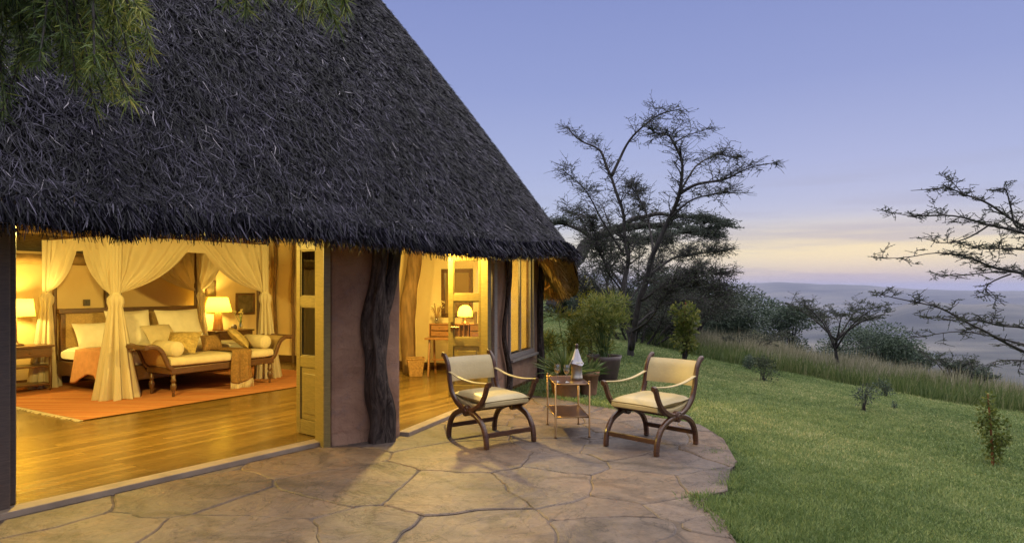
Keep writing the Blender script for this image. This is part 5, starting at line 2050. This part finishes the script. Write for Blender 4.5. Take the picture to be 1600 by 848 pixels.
# the tall tree with two bare arms
Y = 19.0
b0 = G(985, 556)
Y = b0.y
base = P(985, 560, Y)
A1 = [
    L_([(985, 562), (982, 520), (974, 450), (979, 400), (974, 340), (955, 272), (938, 238), (907, 216), (888, 200)], Y, .085, .012, 1, [0, .1, .3, .5, .7, 1, 1.3, 1.6, 1.8]),
    L_([(956, 275), (975, 235), (1000, 202), (1030, 180), (1064, 170)], Y, .045, .008, .9, [1, 1.1, .9, .6, .2]),
    L_([(986, 545), (1000, 470), (1020, 400), (1045, 340), (1063, 300), (1065, 262), (1053, 226), (1044, 210), (1018, 206)], Y, .08, .010, 1, [0, -.3, -.6, -.9, -1.1, -1.2, -1.2, -1.1, -.9]),
    L_([(1055, 222), (1075, 212), (1098, 208)], Y, .02, .006, 1, [-1.2, -1.1, -.9]),
    L_([(1063, 302), (1092, 287), (1130, 279), (1166, 265), (1204, 255)], Y, .045, .006, 1.1, [-1.1, -1.3, -1.6, -1.9, -2.2]),
    L_([(1063, 300), (1086, 262), (1118, 242), (1146, 246)], Y, .03, .006, 1.2, [-1.1, -.7, -.2, .3]),
    L_([(1046, 342), (1082, 312), (1112, 303), (1152, 303)], Y, .03, .006, 1.2, [-.9, -1.2, -1.6, -2.1]),
    L_([(1010, 432), (1050, 405), (1098, 394), (1134, 390)], Y, .04, .007, 2.4, [-.5, -.2, .3, .9]),
    L_([(1000, 470), (1050, 440), (1090, 425), (1130, 430)], Y, .04, .007, 2.4, [-.3, -1, -1.7, -2.3]),
    L_([(976, 400), (942, 345), (915, 300), (884, 266)], Y, .035, .006, 1.1, [.5, .2, -.3, -.8]),
    L_([(975, 450), (940, 400), (912, 350), (890, 322)], Y, .04, .006, 2.3, [.3, .8, 1.4, 2]),
    L_([(1020, 400), (1015, 345), (1000, 310), (985, 290)], Y, .035, .006, 2.1, [-.6, 0, .5, 1]),
    L_([(990, 500), (950, 470), (915, 450), (885, 430)], Y, .035, .006, 2.1, [0, -.6, -1.2, -1.6]),
    L_([(984, 520), (1012, 500), (1050, 452), (1092, 448), (1140, 460)], Y, .035, .006, 2.6, [0, -.8, -1.4, -2, -2.4]),
    L_([(978, 480), (1005, 440), (1030, 420), (1040, 380)], Y, .03, .006, 2.6, [.2, .9, 1.6, 2.2]),
    L_([(980, 470), (955, 430), (935, 385), (925, 340)], Y, .03, .006, 2.4, [.2, -.6, -1.1, -1.6]),
    L_([(992, 510), (1030, 480), (1075, 470), (1120, 480)], Y, .035, .006, 2.4, [0, .5, 1.2, 2]),
]
acacia('thorn_tree', 'tall thorn tree with two bare arms reaching up against the dusk sky', 'tree', base, A1, M['acacia'], 61, nbr=10, brl=.72, ntw=9, twl=.34, leaf=.05, nleaf=2, flat=.4)
Y = 20.6
base = P(992, 556, Y)
base.z = gz(base.x, base.y)
A5 = [L_([(992, 560), ((992 + qx) / 2 + dx_, 505), (qx, qy)], Y, .055, .006, 1.6, [0, d_ * .4, d_]) for qx, qy, dx_, d_ in
      ((905, 440, -15, .8), (922, 405, -8, -.6), (945, 385, 0, 1.2), (972, 392, 4, -1), (1000, 378, 0, .5), (1030, 385, 0, 1.6), (1062, 395, 6, -.8), (1092, 415, 10, .6), (1118, 442, 14, -1.2), (1132, 476, 18, 1), (1085, 470, 12, 2), (930, 470, -10, 1.8))]
acacia('thorn_tree', 'many stemmed thorny tree forming a dense twiggy mass behind the two armed tree', 'tree', base, A5, M['acacia'], 64, nbr=8.5, brl=.9, ntw=10, twl=.38, leaf=.055, nleaf=3, flat=.35, start=.35)
# leaning flat-topped tree behind the eave
Y = 27.0
b0 = G(866, 476)
Y = min(b0.y, 30)
base = P(866, 478, Y)
A2 = [
    L_([(866, 480), (880, 442), (902, 402), (928, 374), (962, 358), (1010, 352), (1062, 354)], Y, .46, .12, .4, [0, 0, .2, .4, .6, .9, 1.2]),
    L_([(930, 374), (905, 358), (880, 350), (850, 350)], Y, .14, .02, 1, [.4, .8, 1.2, 1.6]),
    L_([(962, 358), (1000, 340), (1050, 336), (1100, 345), (1130, 352)], Y, .14, .02, 1, [.6, 0, -.6, -1.2, -1.8]),
    L_([(960, 360), (980, 372), (1030, 368), (1090, 362), (1120, 368)], Y, .12, .02, 1, [.6, 1.4, 2.2, 3, 3.4]),
    L_([(930, 376), (960, 375), (1000, 378), (1040, 372)], Y, .10, .02, 1, [.4, -.6, -1.6, -2.6]),
]
acacia('thorn_tree', 'big leaning thorn tree with thick arched trunk and flat dark crown behind the eave', 'tree', base, A2, M['acacia_dark'], 62, nbr=17, brl=1.6, ntw=12, twl=.5, leaf=.09, nleaf=6, flat=.16, start=.5, up=.05)
Y = 23.0
base = P(945, 506, Y)
base.z = min(base.z, gz(base.x, base.y) + .02) if abs(base.z - gz(base.x, base.y)) < 1.5 else base.z
A3 = [
    L_([(945, 520), (945, 470), (949, 430), (955, 390), (951, 350), (940, 318)], Y, .09, .01, 1, [0, .1, .3, .5, .8, 1]),
    L_([(948, 440), (930, 400), (915, 375)], Y, .035, .006, 1.2, [.2, .6, 1]),
    L_([(950, 425), (975, 385), (990, 350), (1002, 322)], Y, .035, .006, 1.2, [.3, 0, -.5, -.8]),
    L_([(946, 465), (920, 430), (900, 415)], Y, .03, .006, 1.2, [.1, -.4, -.9]),
]
acacia('thorn_tree', 'slim bare thorn tree standing between the eave and the tall two armed tree', 'tree', base, A3, M['acacia'], 63, nbr=7, brl=1.1, ntw=9, twl=.34, leaf=.055, nleaf=3, flat=.5)


# bushy trees and thickets beyond the lawn
def thicket(label, px, py_top, py_base, Y, w_px, m, seed, n=5200, leaf=.10, cat='tree', name='bushy_tree', flatk=.6, lumps=10, zb=None):
    r = np.random.default_rng(seed)
    c = P(px, py_base, Y)
    g = gz(c.x, c.y)
    top = P(px, py_top, Y).z
    zb_ = min(g, c.z)
    t_ = thing(name, label, cat, (c.x, c.y, zb_))
    h, w = top - zb_, w_px / F * Y
    ls, st = [], MB()
    for k in range(lumps):
        a, q = r.uniform(0, 6.283), r.uniform(.05, .8)
        zc = h * r.uniform(.35, .92) * (1 - .25 * q * q)
        s = r.uniform(.16, .32)
        ls.append((math.cos(a) * w / 2 * q, math.sin(a) * w / 2 * q * .8, zc, w * s, w * s, min(h * s * flatk, h - zc + .05 * h)))
        st.tube(smooth_path([(r.normal(0, .05), r.normal(0, .05), -.2), (ls[-1][0] * .35, ls[-1][1] * .35, zc * .5), (ls[-1][0], ls[-1][1], zc)], 3), list(np.linspace(.05 + h * .012, .012, 7)), 5)
    for k in range(60):
        c0 = ls[r.integers(len(ls))]
        d = unit(r.normal(0, 1, (1, 3)))[0] * [1, 1, .45]
        p0 = np.array(c0[:3])
        p1 = p0 + d * np.array(c0[3:]) * r.uniform(.9, 1.25)
        st.tube([p0, (p0 + p1) / 2 + r.normal(0, .04, 3), p1], [.018, .012, .004], 4, cap=False)
    st.build('trunk', M['bark'], t_, smooth=True)
    n, leaf = int(n * 1.45), leaf * 1.3
    C, d = leaf_cloud(ls, n, r, .42)
    d = d + r.normal(0, .5, (n, 3))
    d[:, 2] *= .6
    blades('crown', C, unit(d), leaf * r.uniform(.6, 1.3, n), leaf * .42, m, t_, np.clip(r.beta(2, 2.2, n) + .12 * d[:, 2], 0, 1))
    return t_


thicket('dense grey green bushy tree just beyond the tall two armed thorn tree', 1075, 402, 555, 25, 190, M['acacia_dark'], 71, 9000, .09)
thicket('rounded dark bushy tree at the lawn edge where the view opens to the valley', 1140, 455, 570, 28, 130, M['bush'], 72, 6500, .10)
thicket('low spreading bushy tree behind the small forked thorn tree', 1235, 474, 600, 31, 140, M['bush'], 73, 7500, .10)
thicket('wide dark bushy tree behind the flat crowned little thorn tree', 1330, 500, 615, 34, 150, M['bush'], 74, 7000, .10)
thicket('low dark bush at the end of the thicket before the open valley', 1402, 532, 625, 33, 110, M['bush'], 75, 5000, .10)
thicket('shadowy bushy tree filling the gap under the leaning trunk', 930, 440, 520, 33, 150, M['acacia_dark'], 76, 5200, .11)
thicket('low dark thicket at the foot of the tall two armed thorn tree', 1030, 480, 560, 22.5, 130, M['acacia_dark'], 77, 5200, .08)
thicket('small round bush under the leaning trunk beside the cottage eave', 882, 462, 488, 30, 36, M['bush'], 78, 1200, .09, 'bush', 'round_bush')

# small thorn trees standing in the grass
def small_acacia(label, px, py_base, py_top, Y, w_px, seed, m='acacia', nl=7, leaf=.05, dens=1.0, hidden=.5):
    rr = random.Random(seed)
    b = P(px, py_base, Y)
    b.z = min(b.z, gz(b.x, b.y))
    top = P(px, py_top, Y).z
    h, w = top - b.z, w_px / F * Y
    fork = b + V(rr.uniform(-.05, .05) * w, 0, h * .38)
    limbs = [([b, b.lerp(fork, .5) + V(.03, 0, 0), fork, fork + V(.04 * w, 0, h * .25)], .03 + h * .016, .03, .5)]
    for k in range(nl):
        a = 6.283 * k / nl + rr.uniform(-.4, .4)
        q = rr.uniform(.6, 1)
        e = b + V(math.cos(a) * w / 2 * q, math.sin(a) * w / 2 * q, h * rr.uniform(.72, 1.0))
        mid = fork.lerp(e, .5) + V(0, 0, h * .12)
        limbs.append(([fork + V(0, 0, h * rr.uniform(-.08, .2)), mid, e], .02 + h * .006, .005, 1.2))
    return acacia('small_thorn_tree', label, 'tree', tuple(b), limbs, M[m], seed, nbr=7 * dens, brl=.30 * w, ntw=8, twl=.26, leaf=leaf, nleaf=5, flat=.18, start=.35, up=.0)


small_acacia('small flat crowned thorn tree with leaning trunk rising from the tall grass', 1306, 592, 473, 19.2, 150, 81, nl=9)
small_acacia('low forked thorn tree with grey crown in front of the bushy trees', 1180, 572, 520, 22, 110, 82, nl=8)
small_acacia('thin sparse thorn tree in the grass on the valley edge', 1490, 632, 555, 19, 95, 83, nl=7, dens=.7)
small_acacia('small dark leafed thorn tree beside the sparse one on the valley edge', 1522, 632, 572, 18.5, 85, 84, 'bush', 8, .06, 1.5)

# large tree out on the right, its boughs reaching into the view
Y = 10.0
tb0 = V(8.9, 10.6, gz(8.9, 10.6))


def J(py, d=0.0):
    return (1700, py)


def RL(pts, d, r0, k=1.0):
    n = len(pts)
    return L_(pts, Y, r0, .004, k, [d[0] + (d[1] - d[0]) * i / (n - 1) for i in range(n)])


A4 = [
    ([tb0, tb0 + V(-.1, 0, 1.2), P(1700, 480, Y + .3), P(1690, 400, Y + .2), P(1672, 340, Y), P(1668, 280, Y - .1), P(1690, 225, Y - .2)], .17, .008, .35),
    ([P(1690, 420, Y + .2), P(1760, 360, Y + .6), P(1840, 320, Y + .9), P(1900, 312, Y + 1.1)], .05, .006, .7),
    ([P(1698, 470, Y + .3), P(1780, 430, Y - .3), P(1860, 405, Y - .8), P(1930, 400, Y - 1)], .05, .006, .7),
    ([P(1680, 370, Y), P(1720, 300, Y - .8), P(1780, 265, Y - 1.6)], .04, .006, .7),
    RL([(1690, 400), (1640, 372), (1595, 350), (1548, 321), (1510, 307), (1477, 296), (1424, 298)], (.2, .5), .035),
    RL([(1690, 405), (1640, 382), (1595, 365), (1548, 350), (1500, 340), (1440, 336), (1392, 333)], (.2, -.6), .035),
    RL([(1695, 440), (1640, 436), (1600, 430), (1548, 416), (1510, 402), (1468, 397), (1364, 402)], (.2, -.2), .035),
    RL([(1690, 420), (1640, 422), (1600, 424), (1553, 425), (1496, 431), (1462, 427)], (.2, .9), .025),
    RL([(1700, 590), (1650, 566), (1600, 548), (1534, 515), (1468, 484), (1411, 467), (1368, 454)], (.2, -.3), .035, .7),
    RL([(1700, 570), (1640, 550), (1600, 538), (1540, 524), (1487, 517), (1436, 530)], (.2, .5), .03, .8),
    RL([(1700, 530), (1640, 520), (1600, 514), (1553, 505), (1505, 500), (1452, 497)], (.2, -.8), .028, .8),
    RL([(1670, 370), (1630, 362), (1590, 355), (1581, 321), (1572, 292), (1550, 300)], (.1, .2), .03),
    RL([(1700, 575), (1650, 566), (1600, 562), (1572, 563), (1545, 570)], (.2, .9), .02, .8),
    RL([(1510, 307), (1496, 292), (1485, 276)], (.4, .6), .010, 1.2),
    RL([(1548, 350), (1510, 372), (1478, 378), (1450, 372)], (-.2, .3), .015, 1.2),
    RL([(1580, 428), (1545, 450), (1560, 470)], (.1, .3), .015, 1.2),
    RL([(1640, 372), (1600, 390), (1560, 390), (1520, 385)], (.2, -.4), .022, 1.2),
]
acacia('thorn_tree', 'open layered thorn tree whose dark boughs reach out over the valley from the frame side', 'tree', tb0, A4, M['acacia'], 91, nbr=9, brl=.42, ntw=7, twl=.15, leaf=.026, nleaf=6, flat=.30, start=.28, up=.03, wleaf=.5)


# ---- needle-leaved tree over the viewer, hanging in at the top corner
def needle_tree():
    r = random.Random(101)
    base_ = V(-2.9, 1.7, -.02)
    t_ = thing('needle_tree', 'dark needle leaved tree whose tufted branches hang in front of the thatch', 'tree', base_)
    mb = MB()
    C, D, RN = [], [], []

    def loc(px, py, Y_):
        return P(px, py, Y_) - base_
    mb.tube(smooth_path([(0, 0, -.1), (.03, 0, 1.2), (0, .05, 2.6), (.02, .05, 4.2)], 5), list(np.linspace(.14, .07, 16)), 10, wob=.25)
    top = V(.0, .05, 3.2)
    spots = []
    for k in range(80):
        px = r.uniform(-60, 240)
        py = r.uniform(-60, 175)
        # drooping mass: long on the left, a lobe reaching 260 / 200
        if py > 60 + 125 * math.exp(-((px - 165) / 75) ** 2) + 60 * math.exp(-((px + 10) / 70) ** 2):
            continue
        spots.append((px, py, 2.75 + r.uniform(-.35, .35)))
    spots += [(180, 150, 2.7), (215, 120, 2.65), (235, 85, 2.8), (150, 175, 2.75), (120, 130, 2.6), (205, 160, 2.6), (60, 90, 2.6), (30, 40, 2.7), (100, 60, 2.5), (5, 150, 2.7), (0, 185, 2.8), (170, 95, 2.6)]
    spots += [(355, 5, 2.75), (385, 18, 2.8), (405, -5, 2.75), (340, -15, 2.7), (470, 12, 2.8), (500, 28, 2.75), (525, 38, 2.8), (455, -5, 2.8), (490, 0, 2.7), (540, 20, 2.85), (510, 8, 2.8)]
    hubs = [loc(80, -140, 2.7), loc(370, -160, 2.75), loc(480, -170, 2.8)]
    for h in hubs:
        mb.tube(smooth_path([top + V(0, 0, .1), (top + h) / 2 + V(0, 0, .18), h], 5), list(np.linspace(.045, .02, 11)), 6)
    for (px, py, Y_) in spots:
        tip = loc(px, py, Y_)
        h = hubs[0] if px < 300 else hubs[1] if px < 440 else hubs[2]
        start_ = h.lerp(tip, .15) + V(r.uniform(-.1, .1), r.uniform(-.1, .1), .05)
        mid = (start_ + tip) / 2 + V(r.uniform(-.06, .06), r.uniform(-.06, .06), .05)
        path = smooth_path([h, start_, mid, tip], 4)
        mb.tube(path, list(np.linspace(.010, .0035, len(path))), 4, cap=False)
        ax = (path[-1] - path[-3]).normalized()
        warm = max(0, min(1, (px - 60) / 160)) * .45 if px < 300 else .25
        for j in range(165):
            s = r.random() ** .6
            x = (len(path) - 1) * (.45 + .55 * s)
            i = min(int(x), len(path) - 2)
            c = path[i].lerp(path[i + 1], x - i)
            a = Vector((r.gauss(0, 1), r.gauss(0, 1), r.gauss(0, 1)))
            d = (ax * .75 + a.normalized() * .85 + V(0, 0, -.02)).normalized()
            C.append(tuple(c))
            D.append(tuple(d))
            RN.append(min(1, max(0, r.betavariate(2, 3) + warm * s - .1)))
    mb.build('trunk', M['bark'], t_, smooth=True)
    rr = np.random.default_rng(9)
    n = len(C)
    blades('foliage', C, D, rr.uniform(.035, .085, n), .0048, M['needle'], t_, np.array(RN), droop=rr.uniform(0, .3, n), seg=2)


needle_tree()

# ================================================================== AIR
hz = bpy.data.materials.new('haze_air')
hz.use_nodes = True
hn, hl = hz.node_tree.nodes, hz.node_tree.links
hn.clear()
ho = hn.new('ShaderNodeOutputMaterial')
hv = hn.new('ShaderNodeVolumePrincipled')
hv.inputs['Color'].default_value = (.62, .645, .88, 1)
hv.inputs['Density'].default_value = 3.6e-5
hv.inputs['Anisotropy'].default_value = 0.0
hl.new(hv.outputs[0], ho.inputs['Volume'])
hb_ = MB().box((0, 0, -140), (76000, 76000, 600)).build('haze', hz)
kind(hb_, 'stuff')
